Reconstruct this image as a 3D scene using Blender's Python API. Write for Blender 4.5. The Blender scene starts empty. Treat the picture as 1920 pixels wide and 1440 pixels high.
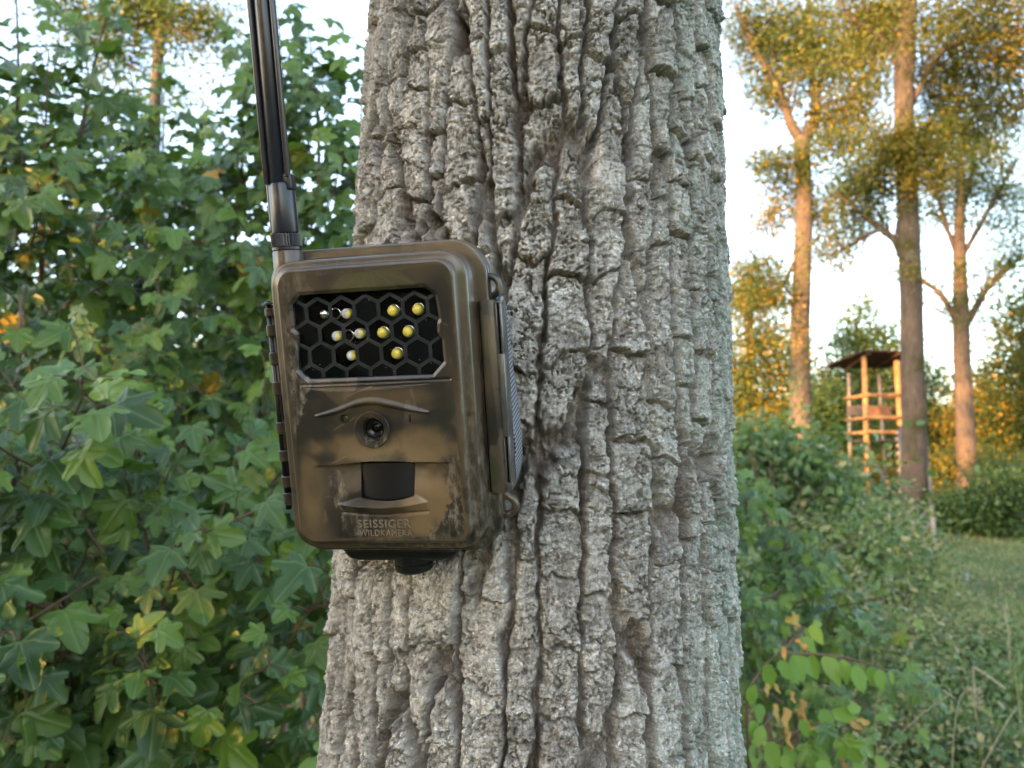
import bpy, bmesh, math, random
import numpy as np
from mathutils import Vector, Matrix

random.seed(7)
rng = np.random.default_rng(7)
SC = bpy.context.scene
COL = SC.collection
R = math.radians

# ------------------------------------------------------------------ camera
PITCH = R(5.0)
CAMZ = 1.5
F = 1443.0                       # focal length in pixels of the 1920 px frame
cd = bpy.data.cameras.new('camera')
cam = bpy.data.objects.new('camera', cd)
COL.objects.link(cam)
cam.location = (0, 0, CAMZ)
cam.rotation_euler = (R(90) + PITCH, 0, 0)
cd.sensor_fit = 'HORIZONTAL'
cd.sensor_width = 34.6
cd.lens = 34.6 * F / 1920
cd.clip_start = 0.02
cd.clip_end = 3000
cd.dof.use_dof = True
cd.dof.focus_distance = 0.375
cd.dof.aperture_fstop = 14.0
SC.camera = cam

# ------------------------------------------------------------------ world, sun, exposure
SUN_EL = R(11.0)
SUN_DIR = Vector((1, 1.0, 0)).normalized()        # direction in which the light travels, seen from above
w = bpy.data.worlds.new('World')
SC.world = w
w.use_nodes = True
nt = w.node_tree
nt.nodes.clear()
sky = nt.nodes.new('ShaderNodeTexSky')
sky.sky_type = 'NISHITA'
sky.sun_disc = False
sky.sun_elevation = SUN_EL
to_sun = -SUN_DIR
sky.sun_rotation = math.atan2(to_sun.x, to_sun.y)
sky.dust_density = 2.5
sky.air_density = 1.0
sky.ozone_density = 1.0
hs = nt.nodes.new('ShaderNodeHueSaturation')
hs.inputs['Saturation'].default_value = 0.85
bg = nt.nodes.new('ShaderNodeBackground')
bg.inputs['Strength'].default_value = 0.15
wo = nt.nodes.new('ShaderNodeOutputWorld')
nt.links.new(sky.outputs[0], hs.inputs['Color'])
nt.links.new(hs.outputs[0], bg.inputs['Color'])
nt.links.new(bg.outputs[0], wo.inputs['Surface'])

sd = bpy.data.lights.new('sun', 'SUN')
sd.energy = 2.8
sd.angle = R(0.6)
sd.color = (1.0, 0.50, 0.19)
sun = bpy.data.objects.new('sun', sd)
COL.objects.link(sun)
ldir = Vector((SUN_DIR.x * math.cos(SUN_EL), SUN_DIR.y * math.cos(SUN_EL), -math.sin(SUN_EL)))
sun.rotation_euler = ldir.to_track_quat('-Z', 'Y').to_euler()
sun.location = (-20, -20, 12)

vs = SC.view_settings
vs.view_transform = 'Standard'
vs.look = 'None'
vs.exposure = 3.2
vs.gamma = 1.0
try:
    vs.use_curve_mapping = False
except Exception:
    pass
SC.cycles.use_denoising = True
SC.cycles.denoiser = 'OPENIMAGEDENOISE'
SC.cycles.max_bounces = 8
SC.cycles.diffuse_bounces = 4
SC.cycles.glossy_bounces = 3
SC.cycles.transmission_bounces = 4
SC.cycles.transparent_max_bounces = 8
SC.cycles.sample_clamp_indirect = 6.0
SC.cycles.caustics_reflective = False
SC.cycles.caustics_refractive = False

# ------------------------------------------------------------------ helpers
FW = Vector((0, math.cos(PITCH), math.sin(PITCH)))
UP = Vector((0, -math.sin(PITCH), math.cos(PITCH)))
RT = Vector((1, 0, 0))


def ray(px, py):
    return RT * ((px - 960) / F) + UP * (-(py - 720) / F) + FW


def at(px, py, Y):
    """point of the place that stands Y metres in front of the camera"""
    d = ray(px, py)
    return Vector((0, 0, CAMZ)) + d * (Y / d.y)


def pix(P):
    """numpy world points -> photo pixels and depth"""
    P = np.asarray(P, float) - np.array([0, 0, CAMZ])
    zc = P @ np.array(FW)
    x = 960 + F * (P @ np.array(RT)) / np.maximum(zc, 1e-3)
    y = 720 - F * (P @ np.array(UP)) / np.maximum(zc, 1e-3)
    return x, y, zc


def tag(o, label=None, cat=None, group=None, kind=None):
    if label: o['label'] = label
    if cat: o['category'] = cat
    if group: o['group'] = group
    if kind: o['kind'] = kind
    return o


def link(name, me, mat=None, parent=None, loc=None):
    o = bpy.data.objects.new(name, me)
    COL.objects.link(o)
    if mat is not None and me is not None and not me.materials:
        me.materials.append(mat)
    if parent is not None:
        o.parent = parent
    if loc is not None:
        o.location = loc
    return o


def empty(name, loc=(0, 0, 0)):
    o = bpy.data.objects.new(name, None)
    o.empty_display_size = 0.05
    COL.objects.link(o)
    o.location = loc
    return o


def np_mesh(name, V, Fc, smooth=False, attrs=None, cols=None):
    """fast mesh from an Nx3 array and an MxK face array (K constant)"""
    V = np.ascontiguousarray(V, dtype=np.float32)
    Fc = np.ascontiguousarray(Fc, dtype=np.int32)
    me = bpy.data.meshes.new(name)
    k = Fc.shape[1]
    me.vertices.add(len(V))
    me.vertices.foreach_set('co', V.ravel())
    me.loops.add(Fc.size)
    me.loops.foreach_set('vertex_index', Fc.ravel())
    me.polygons.add(len(Fc))
    me.polygons.foreach_set('loop_start', np.arange(0, Fc.size, k, dtype=np.int32))
    me.polygons.foreach_set('loop_total', np.full(len(Fc), k, dtype=np.int32))
    if smooth:
        me.polygons.foreach_set('use_smooth', np.ones(len(Fc), dtype=bool))
    me.update(calc_edges=True)
    for n, a in (attrs or {}).items():
        at_ = me.attributes.new(n, 'FLOAT', 'POINT')
        at_.data.foreach_set('value', np.ascontiguousarray(a, dtype=np.float32))
    for n, a in (cols or {}).items():
        at_ = me.attributes.new(n, 'FLOAT_COLOR', 'POINT')
        at_.data.foreach_set('color', np.ascontiguousarray(a, dtype=np.float32).ravel())
    return me


class MB:
    """collects shapes into one mesh"""
    def __init__(self):
        self.v = []; self.f = []; self.s = []

    def add(self, vs_, fs_, smooth=True):
        o = len(self.v)
        self.v += [tuple(p) for p in vs_]
        self.f += [tuple(i + o for i in f) for f in fs_]
        self.s += [smooth] * len(fs_)

    def tube(self, pts, rad, n=8, cap=True, rough=0.0):
        pts = [Vector(p) for p in pts]
        vs_ = []; fs_ = []
        ref = Vector((0.31, 0.17, 0.93))
        for i, p in enumerate(pts):
            a = pts[max(i - 1, 0)]; b = pts[min(i + 1, len(pts) - 1)]
            t = (b - a).normalized()
            if abs(t.dot(ref)) > 0.98: ref = Vector((1, 0.2, 0))
            u = t.cross(ref).normalized(); v = t.cross(u)
            r = rad[i] if hasattr(rad, '__len__') else rad
            for k in range(n):
                an = 2 * math.pi * k / n
                rr = r * (1 + rough * random.uniform(-1, 1))
                vs_.append(p + (u * math.cos(an) + v * math.sin(an)) * rr)
        for i in range(len(pts) - 1):
            for k in range(n):
                k2 = (k + 1) % n
                fs_.append((i * n + k, i * n + k2, (i + 1) * n + k2, (i + 1) * n + k))
        if cap:
            fs_.append(tuple(range(n - 1, -1, -1)))
            m = (len(pts) - 1) * n
            fs_.append(tuple(m + k for k in range(n)))
        self.add(vs_, fs_, True)
        return self

    def loft(self, rings, cap0=True, cap1=True, smooth=True):
        n = len(rings[0])
        vs_ = [p for r in rings for p in r]
        fs_ = []
        for i in range(len(rings) - 1):
            for k in range(n):
                k2 = (k + 1) % n
                fs_.append((i * n + k, i * n + k2, (i + 1) * n + k2, (i + 1) * n + k))
        if cap0: fs_.append(tuple(range(n - 1, -1, -1)))
        if cap1:
            m = (len(rings) - 1) * n
            fs_.append(tuple(m + k for k in range(n)))
        self.add(vs_, fs_, smooth)
        return self

    def board(self, a, b, wdt, thk, upv=(0, 0, 1), bev=0.0):
        """a plank from a to b, wdt across, thk thick"""
        a = Vector(a); b = Vector(b)
        t = (b - a).normalized()
        n_ = Vector(upv); n_ = (n_ - t * n_.dot(t)).normalized()
        s = t.cross(n_)
        vs_ = []
        for p in (a, b):
            for (i, j) in ((-1, -1), (1, -1), (1, 1), (-1, 1)):
                vs_.append(p + s * (i * wdt / 2) + n_ * (j * thk / 2))
        self.add(vs_, [(3, 2, 1, 0), (4, 5, 6, 7), (0, 1, 5, 4), (1, 2, 6, 5), (2, 3, 7, 6), (3, 0, 4, 7)], False)
        return self

    def mesh(self, name, sc=1.0):
        me = bpy.data.meshes.new(name)
        me.from_pydata([(x * sc, y * sc, z * sc) for x, y, z in self.v], [], self.f)
        me.polygons.foreach_set('use_smooth', self.s)
        me.update()
        return me

    def build(self, name, mat, parent=None, sc=1.0, sharp=None):
        me = self.mesh(name, sc)
        if sharp is not None:
            me.set_sharp_from_angle(angle=R(sharp))
        return link(name, me, mat, parent)


def rrect(hx, hy, r, z, cx=0, cy=0, n=8, asym=None):
    pts = []
    r = min(r, hx, hy)
    for (sx, sy, a0) in ((1, 1, 0), (-1, 1, 90), (-1, -1, 180), (1, -1, 270)):
        for k in range(n + 1):
            a = R(a0 + 90 * k / n)
            pts.append((cx + sx * (hx - r) + r * math.cos(a), cy + sy * (hy - r) + r * math.sin(a), z))
    return pts


def rbox(mb, cx, cy, hx, hy, r, z0, z1, bev=0.5, n=5):
    """rounded box from z0 (back) to z1 (front)"""
    mb.loft([rrect(hx - bev, hy - bev, r - bev * .5, z0, cx, cy, n), rrect(hx, hy, r, z0 + bev, cx, cy, n),
             rrect(hx, hy, r, z1 - bev, cx, cy, n), rrect(hx - bev * .35, hy - bev * .35, r, z1 - bev * .3, cx, cy, n),
             rrect(hx - bev, hy - bev, r - bev * .5, z1, cx, cy, n)])
    return mb


def lathe(mb, prof, cx=0, cy=0, n=40, axis='z', cz=0, cap0=False, cap1=False):
    """prof: list of (radius, height along the axis)"""
    rings = []
    for (r, h) in prof:
        ring = []
        for k in range(n):
            a = 2 * math.pi * k / n
            if axis == 'z': ring.append((cx + r * math.cos(a), cy + r * math.sin(a), h))
            else: ring.append((cx + r * math.cos(a), h, cz - r * math.sin(a)))
        rings.append(ring)
    mb.loft(rings, cap0, cap1)
    return mb


# value noise in numpy -------------------------------------------------
def hsh(ix, iy, seed=0):
    with np.errstate(over='ignore'):
        h = (ix.astype(np.int64).astype(np.uint32) * np.uint32(374761393)
             + iy.astype(np.int64).astype(np.uint32) * np.uint32(668265263)
             + np.uint32((seed * 2246822519 + 3266489917) & 0xffffffff))
        h = (h ^ (h >> np.uint32(13))) * np.uint32(1274126177)
        h = (h ^ (h >> np.uint32(16))) * np.uint32(2246822519)
        h = h ^ (h >> np.uint32(13))
    return h.astype(np.float64) / 4294967295.0


def vnoise(x, y, seed=0):
    ix = np.floor(x); iy = np.floor(y)
    fx = x - ix; fy = y - iy
    fx = fx * fx * fx * (fx * (fx * 6 - 15) + 10); fy = fy * fy * fy * (fy * (fy * 6 - 15) + 10)
    a = hsh(ix, iy, seed); b = hsh(ix + 1, iy, seed); c = hsh(ix, iy + 1, seed); d = hsh(ix + 1, iy + 1, seed)
    return (a + (b - a) * fx) * (1 - fy) + (c + (d - c) * fx) * fy - 0.5      # -0.5 .. 0.5


def fbm(x, y, seed=0, oct=4, gain=.5):
    s = 0; a = 1.0
    for o in range(oct):
        s = s + a * vnoise(x * 2 ** o + 17.3 * o, y * 2 ** o + 9.1 * o, seed + o)
        a *= gain
    return s


def worley(x, y, seed=0, jit=.9):
    ix = np.floor(x); iy = np.floor(y)
    F1 = np.full(x.shape, 9.0); F2 = np.full(x.shape, 9.0); ID = np.zeros(x.shape)
    DX = np.zeros(x.shape); DY = np.zeros(x.shape)
    for i in (-1, 0, 1):
        for j in (-1, 0, 1):
            cx_ = ix + i; cy_ = iy + j
            dx = cx_ + .5 + jit * (hsh(cx_, cy_, seed) - .5) - x
            dy = cy_ + .5 + jit * (hsh(cx_, cy_, seed + 71) - .5) - y
            d = np.sqrt(dx * dx + dy * dy)
            m = d < F1
            F2 = np.where(m, F1, np.minimum(F2, d))
            ID = np.where(m, hsh(cx_, cy_, seed + 133), ID)
            DX = np.where(m, dx, DX); DY = np.where(m, dy, DY)
            F1 = np.where(m, d, F1)
    return F1, F2, ID, DX, DY


def sstep(a, b, x):
    t = np.clip((x - a) / (b - a), 0, 1)
    return t * t * (3 - 2 * t)


# ------------------------------------------------------------------ materials
def new_mat(name):
    m = bpy.data.materials.new(name)
    m.use_nodes = True
    t = m.node_tree
    t.nodes.clear()
    out = t.nodes.new('ShaderNodeOutputMaterial')
    return m, t, out


def N(t, kind, **kw):
    n = t.nodes.new(kind)
    for k, v in kw.items():
        if k.startswith('i_'):
            n.inputs[k[2:].replace('_', ' ')].default_value = v
        else:
            setattr(n, k, v)
    return n


def ramp(t, fac, stops, interp='LINEAR'):
    n = t.nodes.new('ShaderNodeValToRGB')
    cr = n.color_ramp
    cr.interpolation = interp
    while len(cr.elements) < len(stops): cr.elements.new(0.5)
    for e, (p, c) in zip(cr.elements, stops):
        e.position = p
        e.color = (*c, 1) if len(c) == 3 else c
    t.links.new(fac, n.inputs[0])
    return n.outputs[0]


def noise_tex(t, scale, detail=4, rough=.55, vec=None, stretch=None):
    n = N(t, 'ShaderNodeTexNoise')
    n.inputs['Scale'].default_value = scale
    n.inputs['Detail'].default_value = detail
    n.inputs['Roughness'].default_value = rough
    if vec is None:
        vec = N(t, 'ShaderNodeTexCoord').outputs['Object']
    if stretch:
        mp = N(t, 'ShaderNodeMapping')
        mp.inputs['Scale'].default_value = stretch
        t.links.new(vec, mp.inputs['Vector'])
        vec = mp.outputs[0]
    t.links.new(vec, n.inputs['Vector'])
    return n.outputs['Fac']


def mixc(t, fac, a, b, mode='MIX'):
    n = N(t, 'ShaderNodeMix', data_type='RGBA', blend_type=mode)
    for s, v in ((0, fac), (6, a), (7, b)):
        if hasattr(v, 'is_linked'): t.links.new(v, n.inputs[s])
        elif isinstance(v, (int, float)): n.inputs[s].default_value = v
        else: n.inputs[s].default_value = (*v, 1)
    return n.outputs[2]


def mth(t, op, a, b=None):
    n = N(t, 'ShaderNodeMath', operation=op)
    for i, v in enumerate((a, b)):
        if v is None: continue
        if hasattr(v, 'is_linked'): t.links.new(v, n.inputs[i])
        else: n.inputs[i].default_value = v
    return n.outputs[0]


def principled(t, out, color, rough=.6, spec=.5, metallic=0.0, bump=None, bump_d=.001, bump_s=.5):
    p = N(t, 'ShaderNodeBsdfPrincipled')
    if hasattr(color, 'is_linked'): t.links.new(color, p.inputs['Base Color'])
    else: p.inputs['Base Color'].default_value = (*color, 1)
    if hasattr(rough, 'is_linked'): t.links.new(rough, p.inputs['Roughness'])
    else: p.inputs['Roughness'].default_value = rough
    p.inputs['Specular IOR Level'].default_value = spec
    p.inputs['Metallic'].default_value = metallic
    if bump is not None:
        b = N(t, 'ShaderNodeBump')
        b.inputs['Strength'].default_value = bump_s
        b.inputs['Distance'].default_value = bump_d
        t.links.new(bump, b.inputs['Height'])
        t.links.new(b.outputs[0], p.inputs['Normal'])
    if out is not None:
        t.links.new(p.outputs[0], out.inputs['Surface'])
    return p


def plain(name, color, rough=.5, spec=.5, metallic=0.0, var=.25, nscale=60, bump=0.0):
    m, t, out = new_mat(name)
    nz = noise_tex(t, nscale, 5)
    c = ramp(t, nz, [(.25, tuple(x * (1 - var) for x in color)), (.75, tuple(min(1, x * (1 + var)) for x in color))])
    principled(t, out, c, rough, spec, metallic, nz if bump else None, bump or .001)
    return m


def leaf_mat(name, stops, trans=.35, tcol=(.20, .34, .04), rough=.5, spec=.45, veins=False):
    m, t, out = new_mat(name)
    a = N(t, 'ShaderNodeAttribute', attribute_name='tone')
    oi = N(t, 'ShaderNodeObjectInfo')
    tone = mth(t, 'FRACT', mth(t, 'ADD', a.outputs['Fac'], oi.outputs['Random']))
    c = ramp(t, tone, stops)
    nz = noise_tex(t, 45, 3)
    c = mixc(t, .35, c, ramp(t, nz, [(.3, (.5, .5, .5)), (.7, (1.35, 1.35, 1.2))]), 'MULTIPLY')
    bump = None
    if veins:
        uv = N(t, 'ShaderNodeUVMap', uv_map='leafuv')
        sx = N(t, 'ShaderNodeSeparateXYZ')
        t.links.new(uv.outputs[0], sx.inputs[0])
        ax = mth(t, 'ABSOLUTE', sx.outputs[0])
        best = None
        for ang in (0, 52, 98):
            ca, sa = math.cos(R(ang)), math.sin(R(ang))
            dist = mth(t, 'ABSOLUTE', mth(t, 'SUBTRACT', mth(t, 'MULTIPLY', ax, ca), mth(t, 'MULTIPLY', sx.outputs[1], sa)))
            along = mth(t, 'ADD', mth(t, 'MULTIPLY', ax, sa), mth(t, 'MULTIPLY', sx.outputs[1], ca))
            dist = mth(t, 'ADD', dist, mth(t, 'MULTIPLY', mth(t, 'LESS_THAN', along, 0.0), 1.0))
            best = dist if best is None else mth(t, 'MINIMUM', best, dist)
        vm = ramp(t, best, [(.008, (1, 1, 1)), (.024, (0, 0, 0))])
        c = mixc(t, mth(t, 'MULTIPLY', vm, .42), c, (.22, .30, .12))
        bump = ramp(t, best, [(.0, (0, 0, 0)), (.08, (1, 1, 1))])
    p = principled(t, None, c, rough, spec, 0, bump, .002, .5)
    tr = N(t, 'ShaderNodeBsdfTranslucent')
    t.links.new(mixc(t, .5, c, tcol), tr.inputs['Color'])
    mx = N(t, 'ShaderNodeMixShader')
    mx.inputs[0].default_value = trans
    t.links.new(p.outputs[0], mx.inputs[1])
    t.links.new(tr.outputs[0], mx.inputs[2])
    t.links.new(mx.outputs[0], out.inputs['Surface'])
    return m


M = {}
M['maple'] = leaf_mat('maple_leaf', [(0, (.034, .074, .022)), (.3, (.055, .112, .028)), (.6, (.082, .150, .030)),
                                     (.80, (.110, .190, .028)), (.99, (.125, .20, .028)), (.996, (.42, .27, .02)), (1, (.40, .22, .02))],
                      .23, (.21, .35, .03), .38, .40, True)
M['maple_far'] = leaf_mat('maple_leaf_far', [(0, (.030, .068, .020)), (.4, (.052, .105, .026)), (.8, (.09, .155, .028)),
                                             (.98, (.09, .15, .025)), (.993, (.35, .22, .02)), (1, (.34, .19, .02))], .35, (.17, .30, .03), .5)
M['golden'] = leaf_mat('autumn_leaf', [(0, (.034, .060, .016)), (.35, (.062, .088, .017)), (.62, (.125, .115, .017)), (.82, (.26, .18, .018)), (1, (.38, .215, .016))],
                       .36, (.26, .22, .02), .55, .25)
M['green'] = leaf_mat('green_leaf', [(0, (.022, .046, .015)), (.5, (.042, .075, .018)), (.85, (.075, .10, .018)), (1, (.20, .17, .02))],
                      .33, (.18, .24, .03), .55, .25)
M['hedge'] = leaf_mat('hedge_leaf', [(0, (.022, .052, .018)), (.6, (.045, .085, .022)), (1, (.085, .12, .025))], .3, (.15, .25, .03), .5, .35)
M['weed'] = leaf_mat('weed_leaf', [(0, (.042, .085, .032)), (.35, (.075, .135, .042)), (.65, (.125, .185, .055)),
                                   (.82, (.20, .23, .08)), (.93, (.32, .27, .14)), (1, (.40, .32, .18))], .3, (.2, .3, .05), .5, .4)
M['grass'] = leaf_mat('grass_blade', [(0, (.10, .16, .028)), (.4, (.18, .235, .045)), (.65, (.25, .26, .085)), (1, (.42, .36, .19))],
                      .3, (.25, .33, .06), .5, .35)
M['bright'] = leaf_mat('oval_leaf', [(0, (.10, .20, .030)), (.6, (.13, .24, .035)), (1, (.17, .26, .04))], .38, (.26, .40, .03), .5, .35)
M['dry'] = leaf_mat('dry_leaf', [(0, (.42, .22, .08)), (.5, (.50, .32, .10)), (1, (.52, .38, .14))], .3, (.5, .35, .1), .6, .3)
M['drystalk'] = plain('dry_stalk', (.34, .30, .19), .7, .2)
M['twig'] = plain('twig_bark', (.13, .085, .055), .8, .2, var=.4)
M['stem'] = plain('stem_bark', (.16, .115, .085), .85, .2, var=.4, nscale=40, bump=.004)


def bark_far(name, c0, c1, moss=None):
    m, t, out = new_mat(name)
    nz = noise_tex(t, 6, 8, .7, stretch=(4, 4, .8))
    c = ramp(t, nz, [(.3, c0), (.65, c1)])
    if moss:
        n2 = noise_tex(t, 1.6, 4, .6)
        c = mixc(t, ramp(t, n2, [(.52, (0, 0, 0)), (.62, (1, 1, 1))]), c, moss)
    principled(t, out, c, .9, .2, 0, nz, .04, .8)
    return m


M['bark_grey'] = bark_far('bark_grey', (.034, .026, .020), (.118, .086, .064))
M['bark_moss'] = bark_far('bark_mossy', (.027, .021, .017), (.090, .068, .054), (.030, .028, .009))
M['bark_dark'] = bark_far('bark_dark', (.06, .05, .04), (.13, .11, .09))

# near bark
m, t, out = new_mat('trunk_bark')
at_ = N(t, 'ShaderNodeAttribute', attribute_name='bark')
sp = N(t, 'ShaderNodeSeparateColor')
t.links.new(at_.outputs['Color'], sp.inputs[0])
tc = N(t, 'ShaderNodeTexCoord').outputs['Object']
n1 = noise_tex(t, 55, 6, .65, tc)
n2 = noise_tex(t, 420, 5, .7, tc)
n4 = noise_tex(t, 700, 6, .75, tc, (1, 1, .45))
mo = mth(t, 'ADD', mth(t, 'MULTIPLY', at_.outputs['Alpha'], .62), mth(t, 'MULTIPLY', n4, .38))
c = ramp(t, mo, [(.24, (.085, .074, .064)), (.38, (.265, .238, .210)), (.52, (.44, .405, .368)), (.70, (.68, .645, .60))])
c = mixc(t, .6, c, ramp(t, n1, [(.3, (.62, .60, .58)), (.68, (1.25, 1.22, 1.18))]), 'MULTIPLY')
n3 = noise_tex(t, 22, 4, .6, tc, (1, 1, .5))
c = mixc(t, .7, c, ramp(t, n3, [(.34, (.66, .645, .62)), (.62, (1.22, 1.2, 1.18))]), 'MULTIPLY')
c = mixc(t, mth(t, 'MULTIPLY', sp.outputs[0], .75), c, ramp(t, mo, [(.25, (.40, .362, .315)), (.65, (.78, .735, .67))]))   # pale plates
lich = mth(t, 'MULTIPLY', sp.outputs[2], ramp(t, n2, [(.46, (0, 0, 0)), (.54, (1, 1, 1))]))
c = mixc(t, mth(t, 'MULTIPLY', lich, .85), c, (.31, .41, .33))                                                    # lichen
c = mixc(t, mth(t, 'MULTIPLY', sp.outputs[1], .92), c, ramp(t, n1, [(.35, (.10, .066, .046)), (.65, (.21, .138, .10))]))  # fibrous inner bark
vo = N(t, 'ShaderNodeTexVoronoi', feature='DISTANCE_TO_EDGE')
vo.inputs['Scale'].default_value = 330
mpv = N(t, 'ShaderNodeMapping'); mpv.inputs['Scale'].default_value = (1, 1, 1.25)
nzv = N(t, 'ShaderNodeTexNoise'); nzv.inputs['Scale'].default_value = 260; t.links.new(tc, nzv.inputs['Vector'])
vadd = N(t, 'ShaderNodeVectorMath', operation='MULTIPLY_ADD'); t.links.new(nzv.outputs['Color'], vadd.inputs[0]); vadd.inputs[1].default_value = (.006, .006, .006); t.links.new(tc, vadd.inputs[2])
t.links.new(vadd.outputs[0], mpv.inputs['Vector']); t.links.new(mpv.outputs[0], vo.inputs['Vector'])
edge = ramp(t, vo.outputs['Distance'], [(0, (0, 0, 0)), (.10, (1, 1, 1))])
bh = mth(t, 'ADD', mth(t, 'MULTIPLY', edge, .55), n4)
principled(t, out, c, .80, .35, 0, bh, .0016, 1.0)
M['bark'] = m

# camera plastics
def camo_mat(name, paint):
    m, t, out = new_mat(name)
    tc = N(t, 'ShaderNodeTexCoord').outputs['Object']
    a = noise_tex(t, 34, 2, .45, tc)
    b = noise_tex(t, 21, 2, .4, tc, (1, 1.6, 1))
    g = noise_tex(t, 900, 3, .6, tc)
    c = ramp(t, a, [(.34, (.013, .011, .0105)), (.43, (.034, .025, .019)), (.53, (.060, .042, .026)), (.63, (.105, .070, .038)), (.73, (.15, .104, .058))])
    c = mixc(t, ramp(t, b, [(.54, (0, 0, 0)), (.64, (.8, .8, .8))]), c, (.020, .0175, .0165))
    lf = noise_tex(t, 58, 2.5, .45, tc, (1.5, .6, 1))
    c = mixc(t, ramp(t, lf, [(.60, (0, 0, 0)), (.612, (.85, .85, .85))]), c, (.105, .074, .056))
    lf2 = noise_tex(t, 46, 3, .5, tc, (.6, 1.4, 1))
    c = mixc(t, ramp(t, lf2, [(.625, (0, 0, 0)), (.64, (.9, .9, .9))]), c, (.011, .0095, .009))
    lf3 = noise_tex(t, 40, 2, .4, tc, (1.2, .7, 1.3))
    c = mixc(t, ramp(t, lf3, [(.635, (0, 0, 0)), (.645, (.8, .8, .8))]), c, (.055, .058, .022))
    fib = noise_tex(t, 170, 6, .75, tc, (1.6, .55, 1))
    fc = ramp(t, fib, [(.40, (.014, .0115, .010)), (.5, (.062, .049, .037)), (.60, (.20, .16, .12))])
    bm = noise_tex(t, 24, 3, .5, tc, (1.3, .7, 1))
    msk = ramp(t, bm, [(.60, (0, 0, 0)), (.63, (1, 1, 1))])
    if paint:
        at_ = N(t, 'ShaderNodeAttribute', attribute_name='paint')
        s = N(t, 'ShaderNodeSeparateColor')
        t.links.new(at_.outputs['Color'], s.inputs[0])
        # r bark patch, g leaf print, b tan ground, a dark shade print
        c = mixc(t, s.outputs[2], c, (.20, .130, .064))
        c = mixc(t, at_.outputs['Alpha'], c, (.0165, .0145, .0145))
        c = mixc(t, s.outputs[1], c, (.078, .074, .030))
        c = mixc(t, s.outputs[0], c, fc)
    else:
        c = mixc(t, msk, c, fc)
    c = mixc(t, 1.0, c, (.80, .80, .80), 'MULTIPLY')
    c = mixc(t, .12, c, ramp(t, g, [(.3, (.7, .7, .7)), (.7, (1.2, 1.2, 1.2))]), 'MULTIPLY')
    p = principled(t, out, c, .30, .6)
    return m


M['camo'] = camo_mat('camouflage_shell', False)
M['camo_front'] = camo_mat('camouflage_front', True)
M['lettering'] = plain('lit_letter_plastic', (.165, .125, .09), .3, .6)  # paler than the housing: light on the raised letters put into their colour
M['black'] = plain('black_plastic', (.006, .006, .007), .35, .35, nscale=400)
M['blackmatte'] = plain('black_matte', (.0015, .0015, .002), .6, .1, nscale=400)
M['antenna'] = plain('antenna_rubber', (.010, .0125, .022), .30, .55, nscale=300)
M['antenna_rim'] = plain('antenna_edge', (.050, .042, .038), .32, .6, nscale=300)
M['blank'] = plain('dark_window_film', (.0016, .0022, .0042), .4, .12, nscale=300)
M['grid'] = plain('grey_grid_print', (.024, .0275, .030), .55, .2, nscale=300)
M['pir'] = plain('sensor_film', (.0025, .0032, .005), .42, .22, nscale=500)
M['chrome'] = plain('led_reflector', (.75, .75, .78), .12, .5, 1.0, var=.35, nscale=700)
M['led_yellow'] = plain('led_phosphor', (.78, .62, .10), .12, .6, var=.12, nscale=500)
M['led_clear'] = plain('led_epoxy', (.60, .60, .62), .08, .8, nscale=900, var=.5)
M['steel'] = plain('steel_pin', (.45, .44, .42), .35, .5, 1.0)
M['latch_grey'] = plain('latch_side', (.060, .056, .052), .22, .6, nscale=200)
M['wood_pole'] = plain('peeled_pole', (.30, .145, .055), .7, .3, var=.5, nscale=8, bump=.01)
M['wood_grey'] = plain('weathered_pole', (.19, .15, .125), .8, .25, var=.3, nscale=8, bump=.01)
M['wood_panel'] = plain('board_brown', (.20, .095, .05), .75, .25, var=.3, nscale=6)
M['panel_grey'] = plain('board_grey', (.085, .07, .066), .8, .25, var=.3, nscale=6)
M['roof'] = plain('roof_felt', (.050, .030, .024), .85, .2, var=.3, nscale=6)
M['stake'] = plain('pale_stake', (.45, .46, .44), .6, .3)

m, t, out = new_mat('window_pane')
gl = N(t, 'ShaderNodeBsdfGlossy'); gl.inputs['Roughness'].default_value = .03
tp = N(t, 'ShaderNodeBsdfTransparent')
fr = N(t, 'ShaderNodeFresnel'); fr.inputs['IOR'].default_value = 1.10
mx = N(t, 'ShaderNodeMixShader')
t.links.new(fr.outputs[0], mx.inputs[0]); t.links.new(tp.outputs[0], mx.inputs[1]); t.links.new(gl.outputs[0], mx.inputs[2])
t.links.new(mx.outputs[0], out.inputs['Surface'])
M['pane'] = m

m, t, out = new_mat('lens_glass')
principled(t, out, (.003, .003, .005), .05, .35)
M['lens'] = m

m, t, out = new_mat('woven_webbing')
uv = N(t, 'ShaderNodeUVMap', uv_map='weave')
ck = N(t, 'ShaderNodeTexChecker'); ck.inputs['Scale'].default_value = 1.0
mp = N(t, 'ShaderNodeMapping'); mp.inputs['Rotation'].default_value = (0, 0, R(38))
t.links.new(uv.outputs[0], mp.inputs['Vector'])
t.links.new(mp.outputs[0], ck.inputs['Vector'])
c = mixc(t, ck.outputs['Fac'], (.010, .011, .015), (.30, .30, .33))
principled(t, out, c, .8, .2, 0, ck.outputs['Fac'], .0005, .8)
M['webbing'] = m

# ground
m, t, out = new_mat('ground')
n1 = noise_tex(t, 1.3, 6, .6)
n2 = noise_tex(t, 14, 6, .7)
c = ramp(t, n1, [(.35, (.055, .080, .028)), (.5, (.085, .115, .035)), (.65, (.13, .125, .055))])
c = mixc(t, ramp(t, n2, [(.4, (.8, .8, .8)), (.6, (0, 0, 0))]), c, (.060, .050, .030))
principled(t, out, c, .95, .1, 0, n2, .05, .8)
M['ground'] = m

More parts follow.
